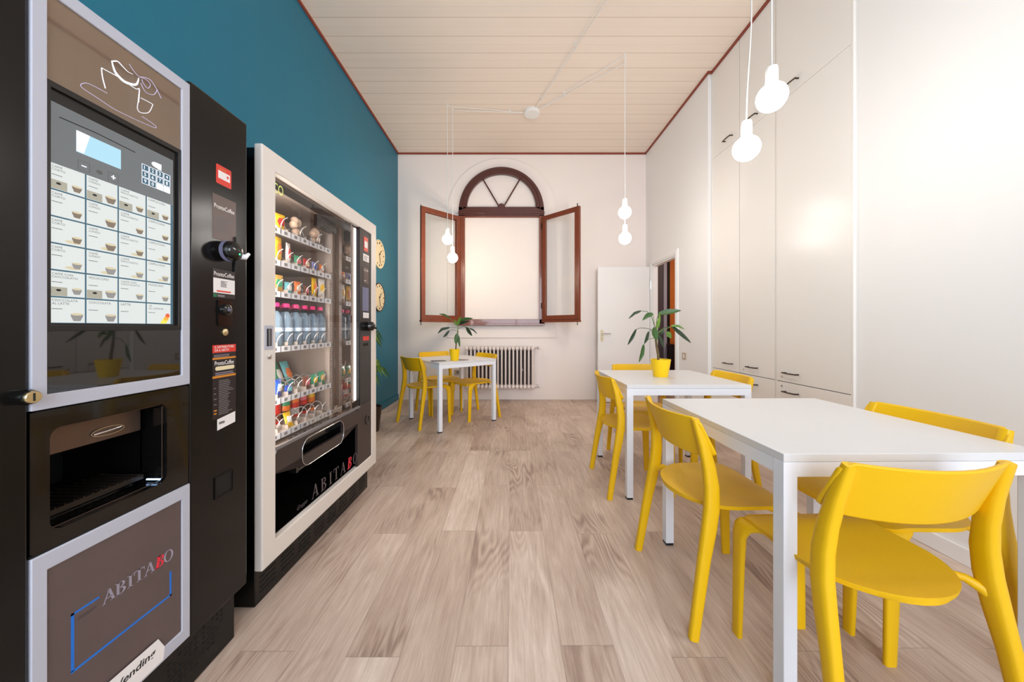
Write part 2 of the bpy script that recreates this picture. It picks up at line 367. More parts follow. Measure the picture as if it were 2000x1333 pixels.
def text_mesh(name, body, mk, parent, o0, w=None, h=None, axis='x', shear=0.0, bold=0.0, depth=0.0004, spacing=1.0, line=1.0):
    """text written on a plane; o0 = lower left corner of its box, w / h = size of its box"""
    cu = bpy.data.curves.new(name, 'FONT'); cu.body = body; cu.size = 1; cu.shear = shear; cu.offset = bold
    cu.space_character = spacing; cu.space_line = line; cu.extrude = 0.0; cu.resolution_u = 3
    t = bpy.data.objects.new(name, cu); C.objects.link(t)
    dg = bpy.context.evaluated_depsgraph_get(); me = bpy.data.meshes.new_from_object(t.evaluated_get(dg))
    bpy.data.objects.remove(t); bpy.data.curves.remove(cu)
    xs = [v.co.x for v in me.vertices]; ys = [v.co.y for v in me.vertices]
    if not xs: return None
    x0, x1, y0, y1 = min(xs), max(xs), min(ys), max(ys)
    kx = w/(x1-x0) if w else h/(y1-y0); ky = h/(y1-y0) if h else kx
    for v in me.vertices:
        a, b = (v.co.x-x0)*kx, (v.co.y-y0)*ky
        v.co = {'x': (o0[0], o0[1]+a, o0[2]+b)}[axis]
    me.materials.clear(); me.materials.append(M[mk]); me.name = name
    o = bpy.data.objects.new(name, me); C.objects.link(o); o.parent = parent
    return o
def arc(cx, cy, rx, ry, a0, a1, n): return [(cx+rx*math.cos(a0+(a1-a0)*i/n), cy+ry*math.sin(a0+(a1-a0)*i/n)) for i in range(n+1)]
def rrect(u0, u1, v0, v1, r, n=6):
    o = []
    for (cx, cy, a) in ((u1-r, v0+r, -PI/2), (u1-r, v1-r, 0), (u0+r, v1-r, PI/2), (u0+r, v0+r, PI)): o += arc(cx, cy, r, r, a, a+PI/2, n)
    return o

# ------------------------------------------------------------------ room shell
XL, XR, XC, XN, YB, YF, ZC = -1.74, 2.075, 2.15, 2.126, 5.2, -2.45, 3.795
struct(MB().box(XL-0.2, 5.2, YF-0.2, 7.0, -0.12, 0).build('floor', 'floor'))
struct(MB().box(XL-0.2, XN+0.2, YF-0.2, YB+0.2, ZC, ZC+0.12).build('ceiling', 'ceiling'))
struct(MB().box(XL-0.15, XL, YF-0.2, YB+0.15, 0, ZC).build('wall_left', 'teal'))
struct(MB().box(XL, XL+0.014, 2.5, YB-0.0, 0, 0.085).build('baseboard_left', 'teal', bevel=0.003))
struct(MB().box(XL, XR+0.07, YB, YB+0.15, 0, ZC).build('wall_back', 'wall'))
DY0, DY1, DZ = 4.245, 4.95, 2.02
b = MB(); b.box(XR, XR+0.07, 3.56, DY0, 0, ZC).box(XR, XR+0.07, DY1, YB, 0, ZC).box(XR, XR+0.07, DY0, DY1, DZ, ZC)
struct(b.build('wall_right', 'wall_r'))
struct(MB().box(XN, XN+0.12, YF, 2.085, 0, ZC).build('wall_right_near', 'wall_r')).name = 'wall_right_front'
struct(MB().box(XN+0.32, XN+0.44, 2.085, 3.56, 0, ZC).build('wall_alcove', 'wall_r'))
struct(MB().box(XN-0.014, XN, YF, 2.085, 0, 0.08).build('baseboard_right', 'wall_r', bevel=0.003))
# rear wall (behind the camera) with its big window
b = MB(); b.box(XL, -1.3, YF-0.15, YF, 0, ZC).box(1.7, XN, YF-0.15, YF, 0, ZC).box(-1.3, 1.7, YF-0.15, YF, 0, 0.7).box(-1.3, 1.7, YF-0.15, YF, 3.1, ZC)
struct(b.build('wall_rear', 'wall'))
b = MB(); b.frame('y', -1.3, 1.7, 0.7, 3.1, 0.06, YF-0.1, YF-0.03); b.box(0.17, 0.23, YF-0.09, YF-0.04, 0.76, 3.04)
struct(b.build('window_2', 'wmetal'))
# coving line
b = MB(); b.box(XL, XL+0.016, YF, YB, ZC-0.022, ZC).box(XL, XR, YB-0.016, YB, ZC-0.022, ZC).box(XR-0.016, XR, 3.55, YB, ZC-0.022, ZC)
b.box(XR-0.016, 2.13, 3.534, 3.55, ZC-0.022, ZC).box(2.096, 2.112, YF, 3.534, ZC-0.022, ZC)
struct(b.build('trim_1', 'trim'))
# wall_back arched plaster field
pts = [(-0.975, 0.95), (0.695, 0.95)]+arc(-0.14, 2.88, 0.835, 0.83, 0, PI, 40)
struct(MB().prism(pts, 'y', YB-0.018, YB+0.01).build('trim_2', 'wall', bevel=0.004))
# ---- doorway in the right wall and its open leaf
D1 = thing('door_1', '', ''); del D1['label'], D1['category']; struct(D1); D1.location = (XR, DY1, 0)
DX, DYo = XR, DY1
def loc(mb): mb.T = Matrix.Translation((-XR, -DY1, 0)); return mb
b = loc(MB())
for (y0, y1, z0, z1) in ((DY0-0.07, DY0, 0, DZ+0.07), (DY1, DY1+0.07, 0, DZ+0.07), (DY0, DY1, DZ, DZ+0.07)):
    b.box(XR-0.018, XR, y0, y1, z0, z1)
for (y0, y1, z0, z1) in ((DY0-0.055, DY0-0.02, 0, DZ+0.055), (DY1+0.02, DY1+0.055, 0, DZ+0.055), (DY0-0.02, DY1+0.02, DZ+0.02, DZ+0.055)):
    b.box(XR-0.026, XR-0.018, y0, y1, z0, z1)
b.box(XR, XR+0.07, DY0-0.001, DY0+0.018, 0, DZ).box(XR, XR+0.07, DY1-0.018, DY1+0.001, 0, DZ).box(XR, XR+0.07, DY0, DY1, DZ-0.018, DZ+0.001)
b.build('door_frame', 'wall_r', D1, bevel=0.003)
lf = loc(MB()).box(1.283, 2.045, 4.985, 5.025, 0.008, 2.005).build('door_leaf', 'wall_r', D1, bevel=0.003)
b = loc(MB()); b.m('cream_lbl').prism(rrect(1.322, 1.362, 0.90, 1.075, 0.008), 'y', 4.978, 4.985)
b.m('chrome').tube([(1.342, 4.98, 1.02), (1.342, 4.935, 1.02)], 0.009).tube([(1.342, 4.937, 1.02), (1.37, 4.933, 1.02), (1.46, 4.935, 1.018)], 0.009)
b.m('ink').lathe([(0.005, 4.976), (0.005, 4.979)], (1.342, 0, 0.945), 'y', 10)
b.build('door_handle', None, lf, smooth=40)
for z in (0.35, 1.72):
    loc(MB()).tube([(2.055, 4.972, z-0.045), (2.055, 4.972, z+0.045)], 0.009).tube([(2.055, 4.972, z+0.05), (2.055, 4.972, z+0.075)], 0.006).build('hinge', 'chrome', D1, smooth=40)
# hallway seen through the doorway
struct(MB().box(XR+0.07, XR+0.16, YB, 6.0, 0, 2.7).build('wall_hall_left', 'greypanel'))
b = MB(); b.box(3.9, 4.0, 3.4, 6.0, 0, 2.7); struct(b.build('wall_hall_right', 'orangewall'))
struct(MB().box(XR+0.07, 3.9, 3.3, 3.4, 0, 2.7).build('wall_hall_front', 'wall_r'))
struct(MB().box(XR+0.07, 3.9, 6.0, 6.1, 0, 2.7).build('wall_hall_back', 'orangewall'))
struct(MB().box(XR+0.07, 4.0, 3.3, 6.1, 2.7, 2.8).build('ceiling_hall', 'wall_r'))
b = MB(); b.m('greypanel').box(2.30, 2.675, 5.93, 6.0, 0, 2.35); b.m('bluewhite').box(2.675, 2.735, 5.92, 6.0, 0, 2.35); b.m('blackmat').box(2.735, 2.80, 5.95, 6.0, 0, 2.35)
d2 = struct(b.build('door_2', None, bevel=0.004))
t = thing('hall_cupboard', 'dark brown cupboard in the hallway, seen through the open doorway', 'cupboard', (3.0, 5.78, 0))
MB().box(-0.26, 0.4, -0.1, 0.17, 0, 0.80).build('body', 'darkbrown', t, bevel=0.006)
MB().box(-0.28, 0.42, -0.12, 0.17, 0.80, 0.825).build('cupboard_top', 'darkbrown', t, bevel=0.004)
area('hall_lamp', (3.1, 4.7, 2.66), (0, 0, 0), 0.4, 0.4, 14, (1, 0.86, 0.7))

# ---- arched mahogany window on the back wall, casements open
W1 = thing('window_1', '', ''); del W1['label'], W1['category']; struct(W1); W1.location = (-0.146, YB, 1.14)
def wl(mb): mb.T = Matrix.Translation((0.146, -YB, -1.14)); return mb
yf = YB-0.075
o = arc(-0.146, 2.885, 0.648, 0.665, 0, PI, 48); i = arc(-0.146, 2.93, 0.522, 0.515, 0, PI, 48)
b = wl(MB()); n = len(o)
bb = b.vs([(p[0], a, p[1]) for a in (yf, YB) for r in (o, i) for p in r])
for k in range(n-1):
    b.face((bb+k, bb+k+1, bb+n+k+1, bb+n+k)); b.face((bb+k, bb+2*n+k, bb+2*n+k+1, bb+k+1)); b.face((bb+n+k, bb+n+k+1, bb+3*n+k+1, bb+3*n+k))
b.tube([(p[0]*1, yf-0.002, p[1]) for p in arc(-0.146, 2.91, 0.590, 0.60, 0, PI, 48)], 0.011, 6)
b.tube([(p[0]*1, yf+0.0, p[1]) for p in arc(-0.146, 2.925, 0.535, 0.53, 0, PI, 48)], 0.008, 6)
b.box(-0.794, 0.502, yf, YB, 2.80, 2.942).box(-0.80, 0.508, yf-0.012, YB, 2.835, 2.872)
b.build('arch_frame', 'wood_dark', W1, bevel=0.004)
b = wl(MB())
for sx in (-1, 1):
    e = (-0.146+sx*0.285, 3.375); h0 = (-0.146+sx*0.04, 2.96)
    b.tube([(h0[0], yf+0.02, h0[1]), (e[0], yf+0.02, e[1])], 0.011, 6)
b.prism(arc(-0.146, 2.938, 0.058, 0.055, 0, PI, 10), 'y', yf-0.004, yf+0.03)
b.build('fan_bars', 'wood_dark', W1)
b = wl(MB()); b.box(-0.80, -0.70, yf, YB, 1.14, 2.82).box(0.428, 0.508, yf, YB, 1.14, 2.82).box(-0.80, 0.508, yf, YB, 1.14, 1.235).box(-0.70, 0.428, yf, YB, 2.785, 2.80)
b.box(-0.73, -0.70, yf-0.012, yf, 1.235, 2.80).box(0.428, 0.455, yf-0.012, yf, 1.235, 2.80)
b.box(-0.80, 0.508, yf-0.018, YB, 1.14, 1.17)
b.build('main_frame', 'wood', W1, bevel=0.004)
wl(MB()).box(-0.705, 0.433, YB-0.035, YB-0.02, 1.23, 2.79).build('blind_panel', 'wall', W1)
def casement(hx, sx):
    ang = math.radians(45)
    R = Matrix.Translation((hx+0.146, yf-0.01-YB, 0)) @ Matrix.Rotation(sx*(PI/2-ang) if sx > 0 else -(PI/2-ang)+0, 4, 'Z')
    # local +x runs from the hinge outwards
    R = Matrix.Translation((hx+0.146, yf-0.01-YB, 0)) @ Matrix.Rotation(-ang if sx > 0 else -(PI-ang), 4, 'Z')
    b = MB(); b.T = R; b.frame('y', 0.0, 0.66, 0.075, 1.645, 0.062, -0.02, 0.02)
    b.frame('y', 0.008, 0.652, 0.083, 1.637, 0.064, -0.027, -0.02)
    b.box(0.0, 0.66, -0.036, 0.03, 0.045, 0.075)
    c = b.build('casement', 'wood', W1, bevel=0.003)
    g = MB(); g.T = R; g.box(0.055, 0.605, -0.003, 0.003, 0.13, 1.59); g.build('pane', 'pane', c)
    k = MB(); k.T = R; k.tube([(0.64, -0.03, 1.64), (0.64, -0.03, 1.675)], 0.007).tube([(0.64, -0.03, 0.0), (0.64, -0.03, 0.06)], 0.006); k.build('bolt', 'bronze', c)
    for z in (0.3, 1.5):
        k = MB(); k.T = R; k.tube([(0, -0.028, z-0.04), (0, -0.028, z+0.04)], 0.009); k.build('hinge', 'bronze', c, smooth=40)
casement(-0.775, -1); casement(0.482, 1)
# ------------------------------------------------------------------ radiator
R = thing('radiator', 'cream cast iron column radiator on the back wall, under the arched window', 'radiator', (-0.13, 5.08, 0))
n = 18; pitch = 0.0575; x0 = -0.13-0.4+0.01
for k in range(n):
    x = -0.525+0.0+k*pitch; b = MB()
    for y in (-0.055, 0.0, 0.055):
        b.tube([(x, y, 0.225), (x, y, 0.79)], 0.0145, 8)
    b.prism([(y, z) for y, z in rrect(-0.078, 0.078, 0.765, 0.828, 0.025, 4)], 'x', x-0.022, x+0.022)
    b.prism([(y, z) for y, z in rrect(-0.078, 0.078, 0.195, 0.255, 0.025, 4)], 'x', x-0.022, x+0.022)
    b.build('radiator_column', 'radiator', R, bevel=0.006, smooth=45)
for z in (0.80, 0.225): MB().tube([(-0.555, 0, z), (0.475, 0, z)], 0.016).build('header_pipe', 'radiator', R, smooth=40)
MB().box(-0.55, 0.47, 0.088, 0.096, 0.235, 0.79).build('gap_shade_board', 'gap_shade', R)  # added dark board, its colour stands in for shade between the columns
for z in (0.80, 0.225):
    b = MB(); b.tube([(0.475, 0, z), (0.53, 0, z)], 0.011).tube([(0.525, 0, z), (0.525, 0.1, z+0.01)], 0.009).lathe([(0.012, 0.525), (0.018, 0.535), (0.018, 0.56), (0.01, 0.566)], (0, 0, z+0.002), 'x', 12)
    b.build('valve', 'chrome', R, smooth=40)
for x in (-0.35, 0.3): MB().box(x-0.01, x+0.01, 0.05, 0.105, 0.45, 0.48).build('bracket', 'radiator', R)

# ------------------------------------------------------------------ built-in cabinets
def handle(d, y, z, ln):
    b = MB(); b.tube([(-0.028-0.006*math.cos((t-0.5)*PI), y+(t-0.5)*ln, z) for t in [q/10 for q in range(11)]], 0.0055, 6)
    for e in (-1, 1): b.tube([(0.0, y+e*ln*0.46, z), (-0.028, y+e*ln*0.46, z)], 0.0055, 6)
    b.build('handle', 'bronze', d, smooth=50)
def lock(d, y, z):
    MB().lathe([(0.008, -0.004), (0.008, 0.0)], (0, y, z), 'x', 14).build('lock', 'chrome', d, smooth=40)
def cabinet(label, y0, y1, cols, near_stile):
    c = thing('storage_cabinet', label, 'cabinet', (2.11, y0, 0))
    L = y1-y0
    MB().m('cab').box(0.022, 0.36, 0.003, L-0.003, 0, 3.772).build('body', None, c)
    MB().box(0.012, 0.0215, 0.006, L-0.003, 0.0, 3.772).build('joint_liner', 'gap', c)
    MB().box(0.009, 0.012, 0.012, L-0.012, 0.686, 0.695).build('seam_shadow_gap', 'seam', c)
    for (a, bb_) in near_stile: MB().box(0.0, 0.0225 if a else 0.06, a if a else -0.002, bb_, 0.0, 3.772).build('side_stile', 'cab', c)
    MB().box(0.0005, 0.0115, 0.004, L-0.004, 0.0, 0.08).build('plinth', 'cab', c)
    for (a, e, hy, hl, ly) in cols:
        g = 0.0015
        for (z0, z1, hz, lz) in ((0.083, 0.688, 0.618, 0.655), (0.693, 2.868, 0.762, 0.728), (2.872, 3.772, 2.94, 0)):
            d = MB().box(0.0, 0.020, a+g, e-g, z0, z1).build('cabinet_door', 'cab', c, bevel=0.0015)
            handle(d, hy, hz, hl)
            if ly and lz: lock(d, ly, lz)
    return c
cabinet('tall cream built-in cabinet with one wide door column, nearer of the two', 2.085, 2.695, [(0.012, 0.60, 0.452, 0.125, 0.545)], [(0.0, 0.012), (0.60, 0.61)])
cabinet('tall cream built-in cabinet with two narrow door columns, farther of the two', 2.695, 3.555, [(0.006, 0.425, 0.25, 0.12, 0.37), (0.43, 0.845, 0.575, 0.12, 0)], [(0.0, 0.006), (0.845, 0.86)])

# ------------------------------------------------------------------ tables
def table(label, cx, cy, rot, wx, wy):
    t = thing('dining_table', label, 'table', (cx, cy, 0), rot, 'white square tables')
    hx, hy = wx/2, wy/2
    MB().box(-hx, hx, -hy, hy, 0.7155, 0.74).build('tabletop', 'white', t, bevel=0.002)
    b = MB(); e = 0.001
    b.frame('z', -hx+e, hx-e, -hy+e, hy-e, 0.02, 0.672, 0.7150)
    b.build('apron', 'wmetal', t, bevel=0.001)
    for sx in (-1, 1):
        for sy in (-1, 1):
            x, y = sx*(hx-0.0205), sy*(hy-0.0205)
            l = MB().box(x-0.0205, x+0.0205, y-0.0205, y+0.0205, 0.012, 0.7152).build('leg', 'wmetal', t, bevel=0.002)
            MB().box(x-0.018, x+0.018, y-0.018, y+0.018, 0.0, 0.012).build('foot_cap', 'black_rub', l)
    return t
table('white square table nearest the camera, bare top', 1.192, 1.378, math.radians(0.8), 0.80, 0.77)
table('white square table in the middle of the right side, yellow potted plant on it', 1.146, 2.552, 0, 0.80, 0.76)
table('white square table turned askew at the back, before the radiator', -0.709, 4.064, math.radians(40.5), 0.755, 0.755)

# ------------------------------------------------------------------ chairs (front of the chair towards +y)
def make_chair():
    t = thing('dining_chair', 'x', 'chair', (0, 0, 0), 0, 'yellow dining chairs')
    # seat
    NI, NJ = 18, 13; top = []; bot = []
    for i in range(NI):
        v = -0.195+(0.212+0.195)*(i/(NI-1))**(1.0) if i else -0.195
        s = (i/(NI-1)); v = -0.195+0.407*(1-math.cos(s*PI/2)) if s < 0.5 else (-0.195+0.407*(1-math.cos(PI/4)))+(s-0.5)*2*0.407*math.cos(PI/4)
        if v < -0.01: hw = 0.205*math.sqrt(max(0, 1-((v+0.01)/0.1855)**2))
        else: hw = 0.205-0.004*(v/0.2)
        if v > 0.17: hw -= 0.035*((v-0.17)/0.042)**2.2
        hw = max(hw, 0.012)
        rt, rb = [], []
        for j in range(NJ):
            q = -1+2*j/(NJ-1); x = q*hw
            d = 0.014*max(0, 1-(x/0.205)**2)*max(0, 1-((v+0.03)/0.22)**2)
            drop = 0.018*max(0, (v-0.13)/0.082)**2
            z = 0.447-d-drop+0.006*max(0, -(v+0.1)/0.1)
            rt.append((x, v, z)); rb.append((x*0.985, v+(0.003 if v < 0 else -0.003), z-0.015-0.006*(abs(q) < 0.9)))
        top.append(rt); bot.append(rb)
    MB().slab(top, bot).build('seat', 'yellow', t, smooth=50, bevel=0.004)
    # backrest
    NI, NJ = 8, 17; top = []; bot = []
    for i in range(NI):
        s = i/(NI-1); z = 0.628+0.152*s; rt, rb = [], []
        for j in range(NJ):
            q = -1+2*j/(NJ-1); x = 0.222*q
            zz = z+(-0.010*(1-q*q)*(1-s))-0.006*(1-q*q)*s - (0.02*max(0, (abs(q)-0.93)/0.07)**2*(s-0.5)*2 if abs(q) > 0.93 else 0)
            y = -0.118-0.058*s-0.058*(1-q*q)
            rt.append((x, y+0.007, zz)); rb.append((x, y-0.007, zz))
        top.append(rt); bot.append(rb)
    MB().slab(top, bot).build('backrest', 'yellow', t, smooth=50, bevel=0.005, seg=3)
    for sx in (-1, 1):
        p = [(0.243, -0.215, 0), (0.239, -0.196, 0.12), (0.233, -0.170, 0.28), (0.228, -0.150, 0.38), (0.224, -0.137, 0.46), (0.219, -0.134, 0.53), (0.213, -0.141, 0.60), (0.207, -0.158, 0.68), (0.201, -0.186, 0.772)]
        s = [(0.030, 0.034), (0.032, 0.037), (0.034, 0.042), (0.036, 0.050), (0.037, 0.052), (0.036, 0.050), (0.035, 0.044), (0.034, 0.036), (0.032, 0.024)]
        b = MB(); b.sweep([(sx*a, y, z) for a, y, z in p], s, n=14)
        b.tube([(sx*0.227, -0.146, 0.400), (sx*0.213, -0.132, 0.420), (sx*0.196, -0.112, 0.432), (sx*0.170, -0.088, 0.433)], [0.013, 0.0145, 0.0115, 0.008], 12)
        b.build('leg', 'yellow', t, smooth=50)
        p = [(0.166, 0.150, 0.4285), (0.186, 0.168, 0.4275), (0.199, 0.182, 0.421), (0.2055, 0.192, 0.404), (0.207, 0.197, 0.37), (0.207, 0.201, 0.28), (0.207, 0.205, 0.14), (0.207, 0.209, 0.0)]
        b = MB(); R = []
        for k, (x, y, z) in enumerate(p):
            # blade section: thin in x, wide in y, turning from horizontal to vertical
            a = [0, 0.25, 0.6, 1.1, PI/2, PI/2, PI/2, PI/2][k]; wd = [0.10, 0.095, 0.085, 0.070, 0.056, 0.048, 0.043, 0.038][k]; th = [0.012, 0.016, 0.020, 0.022, 0.022, 0.021, 0.020, 0.019][k]
            nx, nz = math.sin(a), math.cos(a); sec = []
            for q in range(12):
                g = 2*PI*(q+0.5)/12; ca, sa = math.cos(g), math.sin(g); e = 0.55
                u = math.copysign(abs(ca)**e, ca)*wd/2; w_ = math.copysign(abs(sa)**e, sa)*th/2
                yy = y+u-(0.02 if k < 3 else 0.012 if k == 3 else 0.004)
                sec.append((sx*(x+nx*w_), yy, z+nz*w_))
            R.append(b.vs(sec))
        for k in range(len(R)-1):
            for q in range(12): b.face((R[k]+q, R[k]+(q+1) % 12, R[k+1]+(q+1) % 12, R[k+1]+q))
        b.face([R[0]+q for q in range(12)]); b.face([R[-1]+q for q in range(12)])
        b.build('leg', 'yellow', t, smooth=50)
    return t
ch0 = make_chair()
CH = [
 (1.03, 1.022, 1.5, 'yellow plastic chair nearest the camera, its curved back towards the viewer'),
 (0.858, 1.452, -88.5, 'yellow plastic chair at the aisle side of the nearest white table'),
 (1.450, 1.318, 90, 'yellow plastic chair between the nearest white table and the right wall'),
 (0.850, 2.420, -90, 'yellow plastic chair at the aisle side of the middle table'),
 (1.130, 2.865, 180, 'yellow plastic chair behind the middle table, partly hidden by the plant pot'),
 (1.412, 2.446, 90, 'yellow plastic chair between the middle table and the cabinets'),
 (-1.010, 3.955, -43.8, 'yellow plastic chair at the left front of the askew far table'),
 (-0.945, 4.497, -142.3, 'yellow plastic chair behind the far table, nearest the teal wall corner'),
 (-0.459, 4.250, 129, 'yellow plastic chair at the right of the far table, before the radiator'),
]
for k, (x, y, a, lb) in enumerate(CH):
    c = ch0 if k == 0 else copy_tree(ch0)
    c.location = (x, y, 0); c.rotation_euler = (0, 0, math.radians(a)); c['label'] = lb

# ------------------------------------------------------------------ potted plants
def leaf_blade(b, path, w, mk):
    b.m(mk); P = [Vector(p) for p in path]
    if len(P) == 2: P = [P[0], P[0].lerp(P[1], 0.5)+Vector((0, 0, 0.012)), P[1]]
    n = 10; pts = []
    for i in range(n+1):
        t = i/n*(len(P)-1); k = min(int(t), len(P)-2); pts.append(P[k].lerp(P[k+1], t-k))
    L = []
    for i, p in enumerate(pts):
        tg = (pts[min(i+1, n)]-pts[max(i-1, 0)]).normalized(); s = i/n
        wd = w*(math.sin(PI*min(1, s*0.93+0.07))**0.75)*0.5*(1-0.25*s)+0.001
        side = tg.cross(Vector((0.25, -1, 0.35)));
        side = side.normalized() if side.length > 0.05 else Vector((1, 0, 0)); wd *= 1.2
        nn = side.cross(tg).normalized()
        L.append([p-side*wd, p-side*wd*0.5-nn*wd*0.12, p-nn*wd*0.3, p+side*wd*0.5-nn*wd*0.12, p+side*wd])
    top = L; bot = [[q+Vector((0, 0.0012, -0.0012)) for q in r] for r in L]
    b.slab(top, bot)
def plant(label, pot_label, x, y, z, s_px, ox, oy, scale, leaves, stem, ypl, rb=0.052, rt=0.071, h=0.13):
    """leaf outlines are taken in the upright plane y = ypl and spread in depth"""
    t = thing('potted_plant', label, 'potted plant', (x, y, z))
    b = MB().m('pot')
    b.lathe([(0.0001, 0), (rb*0.96, 0.0), (rb, 0.004), (rt, h-0.008), (rt+0.001, h), (rt-0.005, h), (rt-0.009, h-0.02), (0.0001, h-0.02)], (0, 0, 0), 'z', 36)
    p = b.build('pot', None, t, smooth=40)
    MB().lathe([(0.0001, h-0.018), (rt-0.009, h-0.018), (rt-0.009, h-0.024)], (0, 0, 0), 'z', 30).build('soil', 'soil', t)
    def Q(px, py, d=0.0):
        X = (ox+px/scale-998)*(ypl)/660.0; Z = 1.11-(oy+py/scale-640)*ypl/660.0
        return Vector((X-x, d, Z-z))
    st = [Q(*q) for q in stem[0]]; st[0] = Vector((st[0].x, 0, h-0.03))
    b = MB().m('stem'); b.tube(st, [s_px*f for f in stem[1]], 10); b.m('stem_g'); b.tube([st[-1], Q(*stem[2], 0.004)], [s_px*stem[1][-1]*0.95, s_px*0.4], 8)
    b.build('stem', None, t, smooth=60)
    for (pet, bl, w, mk) in leaves:
        d = random.uniform(-0.07, 0.07)
        if abs(bl[0][0]-stem[0][-1][0]) < 80: d = -0.03
        b = MB().m('stem_g' if mk != 'leaf_dk' else 'leaf')
        pp = [Q(*q, d*i/max(1, len(pet)-1)) for i, q in enumerate(pet)]
        if len(pp) > 1: b.tube(pp, 0.0022, 6)
        leaf_blade(b, [Q(*q, d*(1+0.5*i)) for i, q in enumerate(bl)], w, mk)
        b.build('leaf', None, t, smooth=60)
    return t
plant('potted dracaena with drooping leaves in a yellow pot, on the middle table', '', 1.128, 2.548, 0.74, 0.0085, 1200, 590, 8.333, [
  ([(660, 420), (600, 250), (520, 160), (410, 150)], [(410, 150), (205, 275)], 0.016, 'leaf_dk'),
  ([(655, 400), (600, 195)], [(600, 195), (420, 300)], 0.030, 'leaf'),
  ([(640, 460), (520, 430), (430, 425), (370, 450)], [(370, 450), (310, 590), (250, 705)], 0.022, 'leaf_dk'),
  ([(640, 480), (560, 465), (505, 485)], [(505, 485), (450, 590), (385, 665)], 0.021, 'leaf_dk'),
  ([(650, 590), (560, 605), (480, 700)], [(480, 700), (460, 850), (410, 985)], 0.028, 'leaf'),
  ([(680, 400), (675, 280), (700, 190)], [(700, 190), (850, 160), (1020, 145)], 0.036, 'leaf'),
  ([(690, 500), (780, 415), (880, 400)], [(880, 400), (1000, 530), (1105, 655)], 0.032, 'leaf_dk'),
  ([(690, 520), (790, 440), (850, 500)], [(850, 520), (930, 590)], 0.042, 'leaf_lt'),
  ([(680, 520), (860, 400)], [(860, 390), (1030, 440)], 0.016, 'leaf_lt'),
  ([(670, 480), (640, 430)], [(625, 415), (625, 530), (632, 625)], 0.050, 'leaf'),
  ([(690, 540), (705, 550)], [(705, 550), (725, 640), (740, 735)], 0.026, 'leaf_dk'),
  ([(690, 540), (720, 520)], [(720, 525), (770, 520)], 0.02, 'leaf_dk'),
  ([(670, 430), (680, 300)], [(690, 420), (690, 290), (680, 175)], 0.020, 'leaf_lt'),
  ([(665, 440), (665, 330)], [(660, 440), (670, 330), (690, 210)], 0.018, 'leaf_y'),
], ([(718, 960), (712, 860), (690, 740), (672, 600)], [1.0, 1.05, 1.0, 0.9], (680, 400)), 2.548)
plant('smaller potted dracaena in a yellow pot, on the askew far table', '', -0.632, 3.79, 0.74, 0.0085, 840, 600, 12.118, [
  ([(640, 500), (560, 480), (480, 485)], [(480, 485), (320, 520), (230, 620)], 0.026, 'leaf_dk'),
  ([(640, 570), (540, 530), (465, 560)], [(465, 560), (400, 650), (345, 715)], 0.022, 'leaf_dk'),
  ([(640, 460), (540, 360), (470, 270)], [(470, 270), (330, 180), (200, 160)], 0.018, 'leaf'),
  ([(670, 510), (760, 470), (840, 480)], [(840, 480), (900, 590), (965, 690)], 0.036, 'leaf_dk'),
  ([(670, 500), (800, 460), (930, 500)], [(930, 500), (1110, 635)], 0.016, 'leaf_dk'),
  ([(640, 600), (650, 640)], [(650, 630), (640, 760), (625, 870)], 0.048, 'leaf'),
  ([(660, 640), (690, 700)], [(690, 690), (700, 830), (722, 945)], 0.022, 'leaf'),
  ([(660, 450), (700, 330)], [(700, 330), (860, 280), (1030, 275)], 0.028, 'leaf'),
  ([(660, 460), (700, 400)], [(700, 400), (800, 370), (950, 330)], 0.026, 'leaf_dk'),
  ([(660, 440), (670, 380)], [(665, 420), (700, 320), (760, 230)], 0.030, 'leaf_lt'),
  ([(660, 460), (640, 380)], [(640, 440), (620, 360), (600, 300)], 0.020, 'leaf_lt'),
], ([(605, 1010), (615, 900), (640, 720), (655, 580)], [0.85, 0.9, 1.0, 0.95], (655, 460)), 3.79, 0.045, 0.058, 0.128)
# floor plant half hidden behind the snack machine
t = thing('floor_plant', 'tall leafy plant on the floor behind the snack vending machine, by the teal wall', 'potted plant', (-1.53, 3.62, 0))
MB().m('clockrim').lathe([(0.0001, 0), (0.11, 0), (0.14, 0.26), (0.13, 0.26), (0.12, 0.235), (0.0001, 0.235)], (0, 0, 0), 'z', 28).build('pot', None, t, smooth=40)
b = MB().m('stem'); b.tube([(0, 0, 0.22), (0.01, 0.01, 0.6), (0, 0, 0.98)], 0.016, 8).tube([(0.03, -0.03, 0.22), (0.04, -0.03, 0.62)], 0.013, 8); b.build('stem', None, t, smooth=60)
for (bx, by, bz) in ((0, 0, 0.98), (0.04, -0.03, 0.60)):
    for k in range(15):
        a = 2*PI*k/15+0.2; l = random.uniform(0.13, 0.19); up = random.uniform(-0.04, 0.12)
        dx = math.cos(a)*l; dy = math.sin(a)*l*1.4
        b = MB(); leaf_blade(b, [(bx, by, bz), (bx+dx*0.6, by+dy*0.6, bz+up+0.04), (bx+dx, by+dy, bz+up-0.07)], 0.022, random.choice(('leaf_lt', 'leaf_y', 'leaf')))
        b.build('leaf', None, t, smooth=60)

